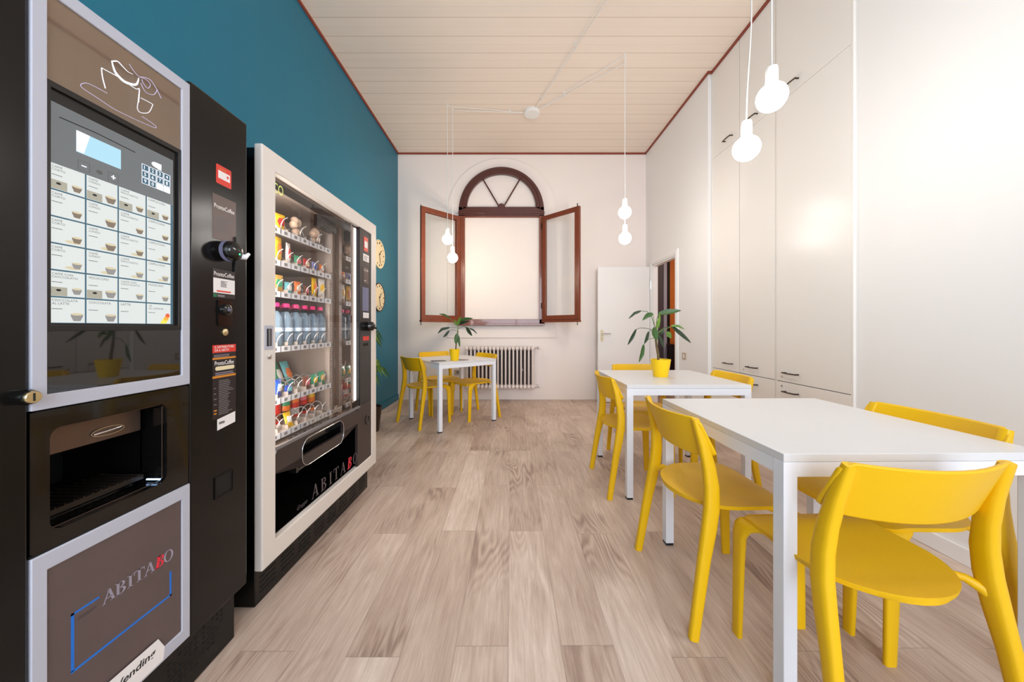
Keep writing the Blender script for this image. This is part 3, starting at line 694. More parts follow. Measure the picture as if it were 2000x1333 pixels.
# ------------------------------------------------------------------ small things on tables and walls
b = MB(); b.T = Matrix.Translation((-0.80, 3.72, 0.74)) @ Matrix.Rotation(math.radians(30), 4, 'Z')
b.box(-0.075, 0.075, -0.05, 0.05, 0.0005, 0.005).m('paper_b').box(-0.07, 0.0, -0.045, 0.045, 0.005, 0.007)
b.mats = ['paper_b']; b.mi = [0]*len(b.f)
tag(b.build('leaflet', None, bevel=0.001), 'dark folded leaflet lying left of the pot on the far table', 'leaflet', 'leaflets on the far table')
b = MB(); b.T = Matrix.Translation((-0.565, 3.83, 0.74)) @ Matrix.Rotation(math.radians(-25), 4, 'Z')
b.m('paper_a').box(-0.075, 0.075, -0.05, 0.05, 0.0005, 0.004).m('paper_b').box(-0.05, 0.07, -0.02, 0.045, 0.004, 0.006)
tag(b.build('leaflet', None, bevel=0.001), 'grey leaflet lying under the right side of the pot on the far table', 'leaflet', 'leaflets on the far table')
for nm, x, y, z in (('clock', XL, 4.42, 2.068), ('clock', XL, 4.42, 1.505)):
    c = thing('wall_clock', 'round cream wall clock on the teal wall, the upper of the two' if z > 1.8 else 'round cream wall clock on the teal wall, the lower one with a darker rim', 'clock', (x, y, z), 0, 'wall clocks')
    MB().lathe([(0.0001, 0.018), (0.175, 0.018), (0.175, 0.0)], (0, 0, 0), 'x', 48).build('clock_face', 'clockface', c)
    MB().lathe([(0.174, 0.0), (0.174, 0.022), (0.178, 0.026), (0.187, 0.022), (0.187, 0.0)], (0, 0, 0), 'x', 48).build('rim', 'clockrim' if z < 1.8 else 'cream_lbl', c, smooth=40)
    b = MB()
    for k in range(12):
        a = PI/6*k; u, v = math.sin(a), math.cos(a); px, pz = v*0.0, 0
        b.tube([(0.0205, u*0.135, v*0.135), (0.0205, u*0.158, v*0.158)], 0.004 if k % 3 else 0.007, 4)
    b.build('hour_marks', 'ink', c)
    b = MB(); b.tube([(0.024, 0, 0), (0.024, 0.06, 0.055)], 0.004, 5).tube([(0.026, -0.01, -0.01), (0.026, 0.02, -0.12)], 0.003, 5).lathe([(0.009, 0.018), (0.009, 0.03)], (0, 0, 0), 'x', 12); b.build('hands', 'ink', c)
s = thing('light_switch', 'small beige switch plate on the right wall beside the doorway', 'switch', (XR, 4.04, 0.767))
MB().prism(rrect(-0.04, 0.04, -0.04, 0.04, 0.006), 'x', -0.009, 0).build('plate', 'switch', s); MB().box(-0.013, -0.009, -0.014, 0.014, -0.022, 0.022).build('rocker', 'white_lbl', s)
s = thing('wall_socket', 'beige socket plate low on the back wall, seen under the far table', 'socket', (-0.82, YB, 0.42))
MB().prism([(-q[0], q[1]) for q in rrect(-0.055, 0.055, -0.038, 0.038, 0.006)], 'y', -0.009, 0).build('plate', 'switch', s)
MB().box(-0.02, 0.02, -0.012, -0.009, -0.02, 0.02).build('socket_insert', 'grey_lbl', s)
# rounded white cable clipped along the cabinet doors is part of the door seam, none built

# ------------------------------------------------------------------ pendant lamps
rose = thing('ceiling_canopy', 'round white canopy on the board ceiling where the lamp cords meet', 'ceiling canopy', (0.262, 4.205, ZC))
MB().lathe([(0.0001, -0.034), (0.092, -0.034), (0.099, -0.028), (0.099, 0.0)], (0, 0, 0), 'z', 40).build('cover', 'socket', rose, smooth=40)
def pendant(label, hx, hy, z, mk, clips, sag=0.0, wig=0.0):
    t = thing('pendant_lamp', label, 'pendant lamp', (hx, hy, ZC), 0, 'bare bulb pendant lamps')
    d = z-ZC; r = 0.060
    MB().lathe([(0.0001, -r)]+[(r*math.sin(a), -r*math.cos(a)) for a in [PI*q/16 for q in range(1, 14)]]+[(0.022, r*1.02), (0.019, r*1.18)], (0, 0, d), 'z', 28).build('bulb', mk, t, smooth=80)
    MB().lathe([(0.021, r*1.05), (0.024, r*1.10), (0.024, r*1.9), (0.0225, r*2.2), (0.006, r*2.24)], (0, 0, d), 'z', 20).build('socket', 'socket', t, smooth=40)
    n = 24; top = -0.02; z0 = d+r*2.15
    MB().tube([(wig*math.sin(5.2*q/n)*math.sin(PI*q/n), 0, z0+(top-z0)*q/n) for q in range(n+1)], 0.0032, 6).build('cord', 'socket', t, smooth=60)
    cx, cy = 0.262-hx, 4.205-hy; L = math.hypot(cx, cy); ux, uy = cx/L, cy/L
    b = MB(); pts = []
    for q in range(21):
        s = q/20; pts.append((ux*(L-0.09)*s, uy*(L-0.09)*s, -0.016-0.006*math.sin(2*PI*s)**2))
    b.tube(pts, 0.0032, 6); b.build('ceiling_cord', 'socket', t, smooth=60)
    for f in [0.0]+clips:
        b = MB(); x, y = ux*(L)*f, uy*L*f
        b.lathe([(0.012, -0.006), (0.012, 0)], (x, y, 0), 'z', 12).tube([(x, y, 0), (x, y, -0.03), (x+0.012, y, -0.034)], 0.003, 6); b.build('hook', 'socket', t, smooth=40)
    return t
pendant('lit globe bulb on a cord over the far table, the higher of that pair', -0.765, 4.071, 2.17, 'bulb_warm', [0.72])
pendant('lit globe bulb on a cord over the far table, the lower of that pair', -0.715, 4.147, 1.965, 'bulb_warm', [0.72])
pendant('lit globe bulb hanging right of the arched window, the upper of that pair', 1.118, 3.318, 2.24, 'bulb', [0.60])
pendant('lit globe bulb hanging right of the arched window, the lower of that pair', 1.150, 3.408, 2.01, 'bulb', [0.60])
pendant('largest lit globe bulb, hanging closest to the camera by the cabinets', 1.173, 1.52, 2.146, 'bulb', [0.62, 0.90], wig=0.0)
pendant('lit globe bulb hanging just left of and below the largest one', 1.176, 1.688, 2.005, 'bulb', [0.62, 0.90], wig=0.03)

# ------------------------------------------------------------------ serif letters for the emblem
def serif_word(b, red_idx, y0, z0, h, adv, mk, mkr, x):
    """ABITABO in thick-and-thin capitals on the plane x"""
    def P(pts, sh=0.0):
        b.prism([(cur+(p[0]+sh*p[1])*h, z0+p[1]*h) for p in pts], 'x', x, x+0.0008)
    def bar(x0, y0_, x1, y1_, w, sh=0.0):
        P([(x0, y0_), (x0+w, y0_), (x1+w, y1_), (x1, y1_)], sh)
    WD = {'A': 0.97, 'B': 0.86, 'I': 0.58, 'T': 0.88, 'O': 0.84}; tot = sum(WD[q]+0.12 for q in 'ABITABO')*h; gx = adv*7/tot; pos = y0; z00 = h
    for k, chh in enumerate('ABITABO'):
        cur = pos; pos += (WD[chh]+0.12)*h*gx; sh = 0.0
        b.m(mkr if k == red_idx else mk)
        if k == red_idx: sh = 0.16
        if chh == 'A':
            bar(0.06, 0, 0.42, 0.97, 0.05); bar(0.66, 0, 0.36, 1.0, 0.17); bar(0.22, 0.33, 0.22, 0.39, 0.42)
            bar(-0.02, 0, -0.02, 0.04, 0.24); bar(0.54, 0, 0.54, 0.04, 0.38)
        if chh == 'I':
            bar(0.2, 0, 0.2, 1, 0.17); bar(0.08, 0, 0.08, 0.04, 0.41); bar(0.08, 0.96, 0.08, 1, 0.41)
        if chh == 'T':
            bar(0.32, 0, 0.32, 1, 0.17); bar(0.2, 0, 0.2, 0.04, 0.41); bar(0.0, 0.94, 0.0, 1, 0.81)
            bar(0.0, 0.74, 0.0, 0.95, 0.04); bar(0.77, 0.74, 0.77, 0.95, 0.04)
        if chh == 'B':
            bar(0.1, 0, 0.1, 1, 0.17 if k != red_idx else 0.22, sh); bar(0.0, 0, 0.0, 0.045, 0.4, sh); bar(0.0, 0.955, 0.0, 1, 0.4, sh); bar(0.2, 0.50, 0.2, 0.545, 0.25, sh)
            for (cz, rz, ro, th) in ((0.765, 0.235, 0.30, 0.14), (0.26, 0.26, 0.36, 0.16)):
                A = arc(0.36, cz, ro, rz, -PI/2, PI/2, 12); I = arc(0.36, cz, ro-th, rz-0.045, -PI/2, PI/2, 12)
                for q in range(12): P([A[q], A[q+1], I[q+1], I[q]], sh)
        if chh == 'O':
            A = arc(0.42, 0.5, 0.42, 0.52, 0, 2*PI, 28); I = arc(0.42, 0.5, 0.27, 0.48, 0, 2*PI, 28)
            for q in range(28): P([A[q], A[q+1], I[q+1], I[q]])

def plate(parent, name, mk, y0, y1, z0, z1, x=0.0, t=0.001, r=0.003):
    return MB().prism(rrect(y0, y1, z0, z1, r, 3), 'x', x, x+t).build(name, mk, parent)
def lines_block(b, mk, y0, y1, z0, z1, n, x, fill=0.45):
    b.m(mk); step = (z1-z0)/n
    for k in range(n):
        e = y0+(y1-y0)*random.uniform(0.55, 1)
        b.box(x, x+0.0004, y0, e, z0+step*k, z0+step*(k+fill))

# ------------------------------------------------------------------ coffee machine (front at x=-0.95)
CX, CY0, CY1 = -0.95, 0.575, 1.217
K = thing('coffee_vending_machine', 'black hot drinks vending machine with lit touchscreen and silver frames', 'vending machine', (CX, CY0, 0))
def k_(mb=None): mb = mb or MB(); mb.T = Matrix.Translation((-CX, -CY0, 0)); return mb
def X(v): return CX+v
b = k_(); b.box(X(-0.72), X(-0.305), CY0, CY1, 0.19, 1.842).box(X(-0.305), X(-0.075), CY0, CY1, 0.935, 1.842).box(X(-0.305), X(-0.075), CY0, CY1, 0.19, 0.655).box(X(-0.305), X(-0.075), CY0, 0.666, 0.655, 0.935).box(X(-0.305), X(-0.075), 0.965, CY1, 0.655, 0.935)
b.build('body', 'black', K, bevel=0.006)
k_().box(X(-0.70), X(-0.04), CY0+0.01, CY1-0.006, 0.0, 0.178).build('plinth', 'black', K, bevel=0.004)
b = k_()
for (yc, zc, rows, cols) in ((1.02, 0.105, 6, 6), (1.13, 0.115, 6, 5)):
    for r_ in range(rows):
        for c_ in range(cols):
            if (r_+c_) % 7 == 6 or (yc > 1.1 and c_ > 2 and r_ < 2): continue
            b.lathe([(0.0052, X(-0.0405)), (0.0052, X(-0.0392))], (0, yc-0.04+0.0165*c_, zc-0.055+0.0165*r_), 'x', 8)
b.build('vent_holes', 'blackmat', K)
# left door panel, right panel
lp = k_().box(X(-0.075), X(0), CY0, 0.666, 0.19, 1.836).build('left_panel', 'black', K, bevel=0.005)
b = k_(); b.lathe([(0.0145, X(0)), (0.0155, X(0.018)), (0.013, X(0.024))], (0, 0.653, 0.975), 'x', 24)
lk = b.build('lock', 'blackgloss', lp, smooth=40)
k_().lathe([(0.0125, X(0.022)), (0.0125, X(0.027)), (0.011, X(0.029))], (0, 0.653, 0.975), 'x', 24).build('key_cylinder', 'brass', lk, smooth=40)
k_().box(X(0.029), X(0.0295), 0.6515, 0.6545, 0.968, 0.983).build('keyhole', 'ink', lk)
rp = k_().box(X(-0.075), X(0), 1.0, CY1, 0.19, 1.842).build('right_panel', 'black', K, bevel=0.005)
# upper framed glass
uf = k_().frame('x', 0.668, 0.9985, 0.943, 1.828, 0.0235, X(-0.075), X(0.002), 0.03).build('upper_frame', 'silver', K, bevel=0.002)
gp = k_().box(X(-0.03), X(-0.003), 0.69, 0.976, 1.622, 1.80).build('header_glass', 'brownglass', K)
k_().box(X(-0.03), X(-0.003), 0.69, 0.976, 0.972, 1.102).build('lower_glass', 'darkglass', K)
# etched cup (light lines)
def E(px, py):
    d = 660*0.949/(998-px); return (X(-0.0025), d, HC-(py-640)*d/660)
b = k_(); b.m('ledwhite')
def crom(P, n=6):
    P = [P[0]]+list(P)+[P[-1]]; o = []
    for i in range(1, len(P)-2):
        for q in range(n):
            t = q/n; o.append(tuple(0.5*((2*P[i][c])+(-P[i-1][c]+P[i+1][c])*t+(2*P[i-1][c]-5*P[i][c]+4*P[i+1][c]-P[i+2][c])*t*t+(-P[i-1][c]+3*P[i][c]-3*P[i+1][c]+P[i+2][c])*t**3) for c in range(2)))
    return o+[tuple(P[-2])]
cup = lambda pts: [E(p[0]/4, p[1]/4) for p in crom(pts)]
b.tube(cup([(805, 530), (812, 600), (835, 690)]), 0.0009, 5).tube(cup([(805, 530), (850, 555), (950, 610), (1065, 690), (1100, 690)]), 0.0007, 5)
b.tube(cup([(1100, 700), (1090, 790), (1085, 850), (1110, 880), (1170, 880), (1200, 830), (1195, 810), (1110, 765)]), 0.0006, 5)
b.tube(cup([(1100, 700), (1093, 800)]), 0.001, 5)
b.tube(cup([(885, 480), (910, 560), (960, 620), (1010, 650), (1075, 660), (1095, 610)]), [0.0008+0.0022*math.sin(PI*q/30) for q in range(31)], 6)
b.tube(cup([(885, 480), (930, 480), (970, 520), (1010, 560), (1050, 580)]), [0.0014-0.001*q/24 for q in range(25)], 5)
b.m('ledviolet')
b.tube(cup([(850, 730), (760, 680), (690, 650), (645, 660), (660, 690), (780, 770), (900, 850), (1040, 920), (1150, 970), (1225, 1000), (1215, 975), (1120, 910)]), 0.0006, 5)
b.tube(cup([(1020, 500), (1060, 560), (1100, 600), (1150, 620), (1185, 660), (1165, 690), (1130, 650), (1120, 620)]), 0.0006, 5)
b.tube(cup([(1110, 600), (1180, 620), (1230, 690), (1270, 770)]), 0.0007, 5).tube(cup([(1110, 650), (1150, 720), (1210, 740), (1240, 700)]), 0.0006, 5)
b.build('etched_cup', None, gp, smooth=60)
# bezel round the screen
bz = k_().frame('x', 0.6915, 0.975, 1.102, 1.622, 0.0075, X(-0.05), X(-0.001), 0.013).build('screen_bezel', 'bezel', K, bevel=0.001)
sc = k_().box(X(-0.05), X(-0.008), 0.698, 0.970, 1.112, 1.61).build('screen', 'bezel', K)
k_().box(X(-0.0082), X(-0.0072), 0.7, 0.957, 1.455, 1.583).build('screen_header', 'screengrey', sc)
k_().box(X(-0.0082), X(-0.0074), 0.70, 0.957, 1.119, 1.455).build('tile_gaps', 'tileline', sc)
cols = [(0.7005, 0.7585), (0.7622, 0.8215), (0.8252, 0.8845), (0.8885, 0.9495)]
rows = [(1.4545-0.0563*(r_+1)+0.0035, 1.4545-0.0563*r_) for r_ in range(6)]
names = [['CAFFÈ\nCORTO', 'CAFFÈ\nLUNGO', 'CAFFÈ\nMACCHIATO', 'CAPPUCCINO'], ['CAFFÈ\nCORTO', 'CAFFÈ\nLUNGO', 'CAFFÈ\nMACCHIATO', 'CAPPUCCINO'], ['CAFFÈ\nCORTO', 'CAFFÈ\nLUNGO', 'CAFFÈ\nMACCHIATO', 'CAPPUCCINO'], ['CAFFÈ\nCORTO', 'CAFFÈ\nLUNGO', 'CAFFÈ\nMACCHIATO', 'CAPPUCCINO'], ['CAFFÈ CON\nCIOCCOLATO', 'MOCACCINO', 'CAFFÈ CON\nCIOCCOLATO', 'MOCACCINO'], ['CIOCCOLATA\nAL LATTE', 'CIOCCOLATA', 'LATTE', 'TÈ\nAL LIMONE']]
for r_, (z0, z1) in enumerate(rows):
    for c_, (y0, y1) in enumerate(cols):
        b = k_(); b.m('tile').box(X(-0.0074), X(-0.0066), y0, y1, z0, z1); x = X(-0.0066)
        cy, cz = y0+(y1-y0)*0.76, z0+0.0125
        if (r_, c_) == (5, 3):
            b.m('yellow_e').prism([(cy-0.014, cz-0.012), (cy+0.002, cz-0.012), (cy+0.012, cz+0.006), (cy-0.004, cz+0.004)], 'x', x, x+0.0003)
            b.m('orange_e').prism(arc(cy+0.002, cz+0.002, 0.006, 0.006, 0, 2*PI, 12)[:-1], 'x', x+0.0003, x+0.0006)
            b.m('red_e').prism(arc(cy+0.006, cz+0.010, 0.006, 0.006, 0, 2*PI, 12)[:-1], 'x', x+0.0003, x+0.0006)
        elif (r_, c_) != (5, 2):
            big = 1.25 if r_ == 5 or c_ == 1 else 1.0
            rim = 0.0085*big
            dk = 'cup_glass' if r_ in (3, 4, 5) else 'coffee'
            if r_ in (2, 3) and True: b.m('crema').prism(arc(cy-0.006, cz-0.006, 0.014, 0.0035, 0, 2*PI, 14)[:-1], 'x', x, x+0.0002)
            b.m(dk).prism([(cy-rim*0.55, cz-0.007*big), (cy+rim*0.55, cz-0.007*big), (cy+rim*0.95, cz+0.001), (cy+rim, cz+0.005*big), (cy-rim, cz+0.005*big), (cy-rim*0.95, cz+0.001)], 'x', x+0.0002, x+0.0005)
            b.m('crema').prism(arc(cy, cz+0.005*big, rim, 0.0022*big, 0, 2*PI, 14)[:-1], 'x', x+0.0005, x+0.0008)
        if (r_ == 0) or (r_ == 4 and c_ < 2):
            b.m('menuprice').box(x, x+0.0003, y0, y0+(y1-y0)*0.48, z0+0.0005, z0+0.019)
            b.m('ink').prism(arc(y0+(y1-y0)*0.24, z0+0.0125, 0.0042, 0.0025, 0, 2*PI, 10)[:-1], 'x', x+0.0003, x+0.0005)
        b.m('tiletext').box(x, x+0.0002, y0+0.003, y0+0.02, z1-0.024, z1-0.0228)
        tl = b.build('menu_tile', None, sc)
        s_ = names[r_][c_]; two = '\n' in s_; mx_ = max(len(q) for q in s_.split('\n'))
        text_mesh('tile_text', s_, 'tiletext', sc, (X(-0.0064)-CX, y0+0.0035-CY0, z1-(0.0145 if two else 0.0085)), w=min(0.0042*mx_, y1-y0-0.008), h=(0.0118 if two else 0.0052))
# header: display, keypad, minus / plus
b = k_(); x = X(-0.0072)
b.m('bluescreen').box(x, x+0.0004, 0.744, 0.829, 1.498, 1.545)
b.m('ledwhite').prism([(0.744, 1.50), (0.757, 1.50), (0.768, 1.545), (0.744, 1.545)], 'x', x+0.0004, x+0.0005)
b.m('bezel').tube([(x+0.0003, 0.716, 1.556), (x+0.0003, 0.78, 1.559), (x+0.0003, 0.86, 1.556)], 0.001, 5)
b.m('tiletext')
for (y0, z0) in ((0.747, 1.461), (0.803, 1.461)): b.frame('x', y0, y0+0.021, z0, z0+0.021, 0.0006, x, x+0.0003)
b.m('ledwhite').box(x, x+0.0004, 0.753, 0.762, 1.4705, 1.4725).box(x, x+0.0004, 0.809, 0.818, 1.4705, 1.4725).box(x, x+0.0004, 0.8125, 0.8145, 1.4665, 1.4765)
b.m('tiletext').prism(arc(0.786, 1.471, 0.006, 0.005, 0, 2*PI, 14)[:-1], 'x', x, x+0.0003)
b.m('ledwhite').prism(arc(0.912, 1.548, 0.012, 0.007, 0, 2*PI, 14)[:-1], 'x', x, x+0.0003).box(x, x+0.0004, 0.915, 0.925, 1.539, 1.555)
for r_ in range(3):
    for c_ in range(4):
        y0 = 0.876+0.0185*c_; z0 = 1.52-0.0175*r_
        if r_ == 2 and c_ > 1: b.m('ledwhite').box(x, x+0.0003, y0, y0+0.017, z0, z0+0.016)
        else: b.m('tileline').box(x, x+0.0002, y0, y0+0.017, z0, z0+0.016); b.m('ledwhite').frame('x', y0, y0+0.017, z0, z0+0.016, 0.0009, x+0.0002, x+0.0005)
b.build('screen_controls', None, sc)
for k, chh in enumerate('1234567890'):
    r_, c_ = divmod(k, 4) if k < 8 else (2, k-8)
    text_mesh('key_number', chh, 'ledwhite', sc, (x+0.0004-CX, 0.876+0.0185*c_+0.0055-CY0, 1.52-0.0175*r_+0.004), h=0.0085)
# cup station
b = k_()
outer = [(0.668, 0.6535), (0.9985, 0.6535), (0.9985, 0.94), (0.668, 0.94)]
ro = rrect(0.697, 0.934, 0.686, 0.902, 0.022, 5)
# ring between rectangle and rounded opening
def rect_pts(n_, u0, u1, v0, v1):
    pts = []
    for (pu, pv) in ro:
        cu_, cv_ = (u0+u1)/2, (v0+v1)/2; du, dv = pu-cu_, pv-cv_
        k2 = min((u1-u0)/2/abs(du) if du else 9, (v1-v0)/2/abs(dv) if dv else 9); pts.append((cu_+du*k2, cv_+dv*k2))
    return pts
b.m('blackgloss').ring(rect_pts(0, 0.668, 0.9985, 0.6535, 0.94), ro, 'x', X(-0.075), X(-0.001))
st = b.build('cup_station', None, K)
b = k_(); b.m('blackmat').box(X(-0.30), X(-0.29), 0.67, 0.96, 0.66, 0.93)
b.m('blackgloss').box(X(-0.29), X(-0.07), 0.934, 0.96, 0.66, 0.93).box(X(-0.29), X(-0.07), 0.67, 0.697, 0.66, 0.93).box(X(-0.29), X(-0.07), 0.697, 0.934, 0.902, 0.93).box(X(-0.29), X(-0.07), 0.697, 0.934, 0.66, 0.688)
b.build('cavity', None, st)
k_().frame('x', 0.700, 0.9310, 0.690, 0.899, 0.0012, X(-0.012), X(-0.0095)).build('opening_trim', 'steelbrown', st)
b = k_(); b.prism(rrect(0.70, 0.918, 0.831, 0.888, 0.004), 'x', X(-0.062), X(-0.056)); fl = b.build('flap', 'steelbrown', st, bevel=0.001)
b = k_(); b.tube([(X(-0.054), p[0], p[1]) for p in arc(0.842, 0.853, 0.034, 0.010, 0, 2*PI, 28)], 0.0016, 6, caps=False).tube([(X(-0.053), 0.812, 0.851), (X(-0.050), 0.84, 0.8535), (X(-0.053), 0.87, 0.855)], 0.002, 6)
b.m('ink') if False else None
b.build('flap_grip', 'chrome', fl, smooth=60)
b = k_(); b.box(X(-0.06), X(-0.048), 0.70, 0.918, 0.700, 0.712)
for k in range(13): b.box(X(-0.16), X(-0.05), 0.706+0.0168*k, 0.709+0.0168*k, 0.704, 0.715)
for k in range(5): b.box(X(-0.15+0.02*k), X(-0.147+0.02*k), 0.70, 0.915, 0.702, 0.709)
b.build('drip_grille', 'grille', st)
k_().box(X(-0.05), X(-0.012), 0.926, 0.930, 0.6915, 0.6945).build('led', 'ledblue', st)
# lower frame with laminate panel
k_().box(X(-0.075), X(-0.002), 0.668, 0.9985, 0.6495, 0.6545).build('divider', 'blackmat', K)
lf = k_().frame('x', 0.668, 0.9985, 0.198, 0.6495, 0.0235, X(-0.075), X(0.002), 0.036).build('lower_frame', 'silver', K, bevel=0.002)
pn = k_().box(X(-0.03), X(-0.002), 0.69, 0.976, 0.232, 0.615).build('logo_panel', 'laminate', K)
b = k_(); x = X(-0.002); th = 0.0052
b.m('blueline').box(x, x+0.0006, 0.731, 0.781, 0.487-0.003, 0.4885).box(x, x+0.0006, 0.731, 0.731+th, 0.362, 0.4885).box(x, x+0.0006, 0.731, 0.947, 0.359, 0.359+th).box(x, x+0.0006, 0.947-th*0.9, 0.947, 0.359, 0.428)
serif_word(b, 5, 0.787, 0.4605, 0.030, 0.0232, 'letter', 'letterred', x)
b.build('emblem', None, pn)
text_mesh('small_lettering', 'Gruppo', 'letterdim', pn, (0.0-0.0014, 0.742-CY0, 0.462), w=0.034, h=0.013, shear=0.4)
b = k_(); b.m('white_lbl').prism([(0.69, 0.204), (0.921, 0.204), (0.925, 0.236), (0.908, 0.272), (0.69, 0.274)], 'x', X(0.002), X(0.0026)); sk = b.build('name_sticker', None, K)
text_mesh('sticker_lettering', 'Bianchi Vending', 'ink', sk, (0.0030, 0.718-CY0, 0.232), w=0.183, h=0.024, shear=0.15, bold=0.02)
# right panel fittings
b = k_(); x = X(0.0)
b.m('red_lbl').prism(rrect(1.0885, 1.147, 1.578, 1.640, 0.004, 3), 'x', x, x+0.0008); b.m('white_lbl').box(x+0.0008, x+0.0012, 1.096, 1.141, 1.597, 1.622)
b.m('red_lbl').prism(arc(1.132, 1.611, 0.004, 0.005, 0, 2*PI, 10)[:-1], 'x', x+0.0012, x+0.0014); lines_block(b, 'orange_lbl', 1.10, 1.135, 1.628, 1.633, 1, x+0.0009)
b.build('pay_sticker', None, rp)
b = k_(); b.m('plum_lbl').box(x, x+0.0006, 1.075, 1.166, 1.395, 1.54); lines_block(b, 'letterdim', 1.08, 1.155, 1.42, 1.475, 7, x+0.0007); b.build('info_label', None, rp)
text_mesh('label_lettering', 'ProntoCoffee', 'white_lbl', rp, (0.001, 1.081-CY0, 1.496), w=0.078, h=0.014, bold=0.01)
b = k_(); b.m('dk_lbl').box(x, x+0.0006, 1.076, 1.163, 1.207, 1.300); b.m('white_lbl').box(x+0.0006, x+0.001, 1.078, 1.161, 1.222, 1.27); lines_block(b, 'grey_lbl', 1.105, 1.132, 1.243, 1.264, 6, x+0.0011, 0.6)
lines_block(b, 'red_lbl', 1.09, 1.15, 1.226, 1.232, 1, x+0.0011, 0.8); b.m('green_lbl').box(x+0.0006, x+0.001, 1.078, 1.09, 1.208, 1.219); b.m('grey_lbl').box(x+0.0006, x+0.001, 1.094, 1.12, 1.21, 1.217); b.build('price_label', None, rp)
text_mesh('label_lettering', 'ProntoCoffee', 'white_lbl', rp, (0.001, 1.080-CY0, 1.277), w=0.078, h=0.014, bold=0.01)
# card reader: round nose with a lip
b = k_(); b.m('blackgloss').lathe([(0.031, X(0)), (0.033, X(0.012)), (0.033, X(0.03)), (0.027, X(0.046)), (0.014, X(0.053)), (0.0001, X(0.054))], (0, 1.115, 1.362), 'x', 28)
rd = b.build('card_reader', None, rp, smooth=40)
b = k_(); b.m('slate').lathe([(0.0335, X(0.014)), (0.0335, X(0.026))], (0, 1.115, 1.362), 'x', 28); b.m('wmetal').tube([(X(0.034), 1.133, 1.352), (X(0.05), 1.146, 1.348), (X(0.052), 1.158, 1.362)], [0.012, 0.009, 0.005], 8); b.build('reader_lip', None, rd, smooth=60)
k_().sphere((X(0.052), 1.117, 1.352), 0.0032, 8, 6).build('status_light', 'ledgreen', rd)
k_().box(X(0), X(0.006), 1.158, 1.162, 1.30, 1.42).build('reader_cable', 'ink', rp)
b = k_(); b.m('blackgloss').prism(rrect(1.092, 1.150, 1.115, 1.20, 0.006, 3), 'x', x, x+0.004).lathe([(0.020, X(0.004)), (0.018, X(0.014)), (0.012, X(0.018))], (0, 1.118, 1.168), 'x', 22); b.m('slate').box(X(0.018), X(0.019), 1.112, 1.124, 1.164, 1.172); b.build('coin_knob', None, rp, smooth=40)
k_().lathe([(0.0115, X(0)), (0.0115, X(0.004)), (0.009, X(0.006))], (0, 1.12, 1.094), 'x', 20).build('lock', 'brass', rp, smooth=40)
b = k_(); b.m('dk_lbl').box(x, x+0.0005, 1.075, 1.166, 0.815, 1.052); x2 = x+0.0006
b.m('red_lbl').box(x, x2, 1.075, 1.166, 1.028, 1.053); b.m('orange_lbl').box(x, x2, 1.075, 1.166, 1.006, 1.012).box(x, x2, 1.075, 1.166, 0.946, 0.953); b.m('cream_lbl').prism(rrect(1.085, 1.16, 0.970, 0.983, 0.006, 3), 'x', x, x2)
lines_block(b, 'letter', 1.085, 1.16, 0.955, 0.966, 2, x2); lines_block(b, 'letter', 1.08, 1.16, 1.014, 1.024, 2, x2, 0.4)
lines_block(b, 'grey_lbl', 1.098, 1.16, 0.825, 0.94, 20, x2, 0.4); lines_block(b, 'orange_lbl', 1.08, 1.09, 0.83, 0.85, 2, x2, 0.4); lines_block(b, 'grey_lbl', 1.08, 1.092, 0.86, 0.93, 4, x2, 0.15)
b.m('white_lbl').prism([(1.092, 0.776), (1.163, 0.786), (1.163, 0.822), (1.092, 0.812)], 'x', x2, x2+0.0004); b.m('grey_lbl').box(x2+0.0004, x2+0.0006, 1.098, 1.12, 0.794, 0.802)
b.build('notice_sticker', None, rp)
text_mesh('notice_lettering', 'IL DISTRIBUTORE\nDÀ IL RESTO', 'white_lbl', rp, (0.0008, 1.083-CY0, 1.032), w=0.074, h=0.018, bold=0.01)
text_mesh('notice_lettering', 'ProntoCoffee', 'white_lbl', rp, (0.0008, 1.083-CY0, 0.987), w=0.074, h=0.014, bold=0.01)
b = k_(); b.m('blackmat').prism(rrect(1.085, 1.149, 0.560, 0.625, 0.005, 3), 'x', x, x+0.0012); b.m('black').frame('x', 1.082, 1.152, 0.557, 0.628, 0.003, x, x+0.004); b.build('coin_return', None, rp)

# ------------------------------------------------------------------ snack machine (local x outwards, y along its front)
SN = Vector((-0.969, 1.316, 0)); SA = math.radians(-0.93)
V = thing('snack_vending_machine', 'white-framed glass-front snack vending machine beside the black drinks machine', 'vending machine', SN, SA)
SM = Matrix.Translation(SN) @ Matrix.Rotation(SA, 4, 'Z')
Wd = 1.072
b = MB(); b.m('black').box(-0.74, -0.72, 0.012, Wd-0.01, 0.16, 1.82).box(-0.74, -0.036, 0.012, 0.05, 0.16, 1.82).box(-0.74, -0.036, Wd-0.03, Wd-0.01, 0.16, 1.82).box(-0.74, -0.036, 0.012, Wd-0.01, 1.76, 1.82).box(-0.74, -0.036, 0.012, Wd-0.01, 0.16, 0.2)
b.build('body', None, V, bevel=0.003)
b = MB(); b.m('cabin').box(-0.66, -0.645, 0.05, 0.735, 0.58, 1.76).box(-0.66, -0.05, 0.05, 0.075, 0.58, 1.76).box(-0.66, -0.05, 0.05, 0.735, 1.735, 1.76).box(-0.66, -0.05, 0.05, 0.735, 0.555, 0.575).box(-0.645, -0.13, 0.70, 0.715, 0.575, 1.735)
b.build('lining', None, V)
b = MB(); b.m('mirror').box(-0.645, -0.014, 0.732, 0.742, 0.575, 1.745); b.build('mirror_side', None, V)
b = MB(); b.m('darkwood').box(-0.66, -0.02, 0.742, 0.76, 0.56, 1.745); b.build('partition', None, V)
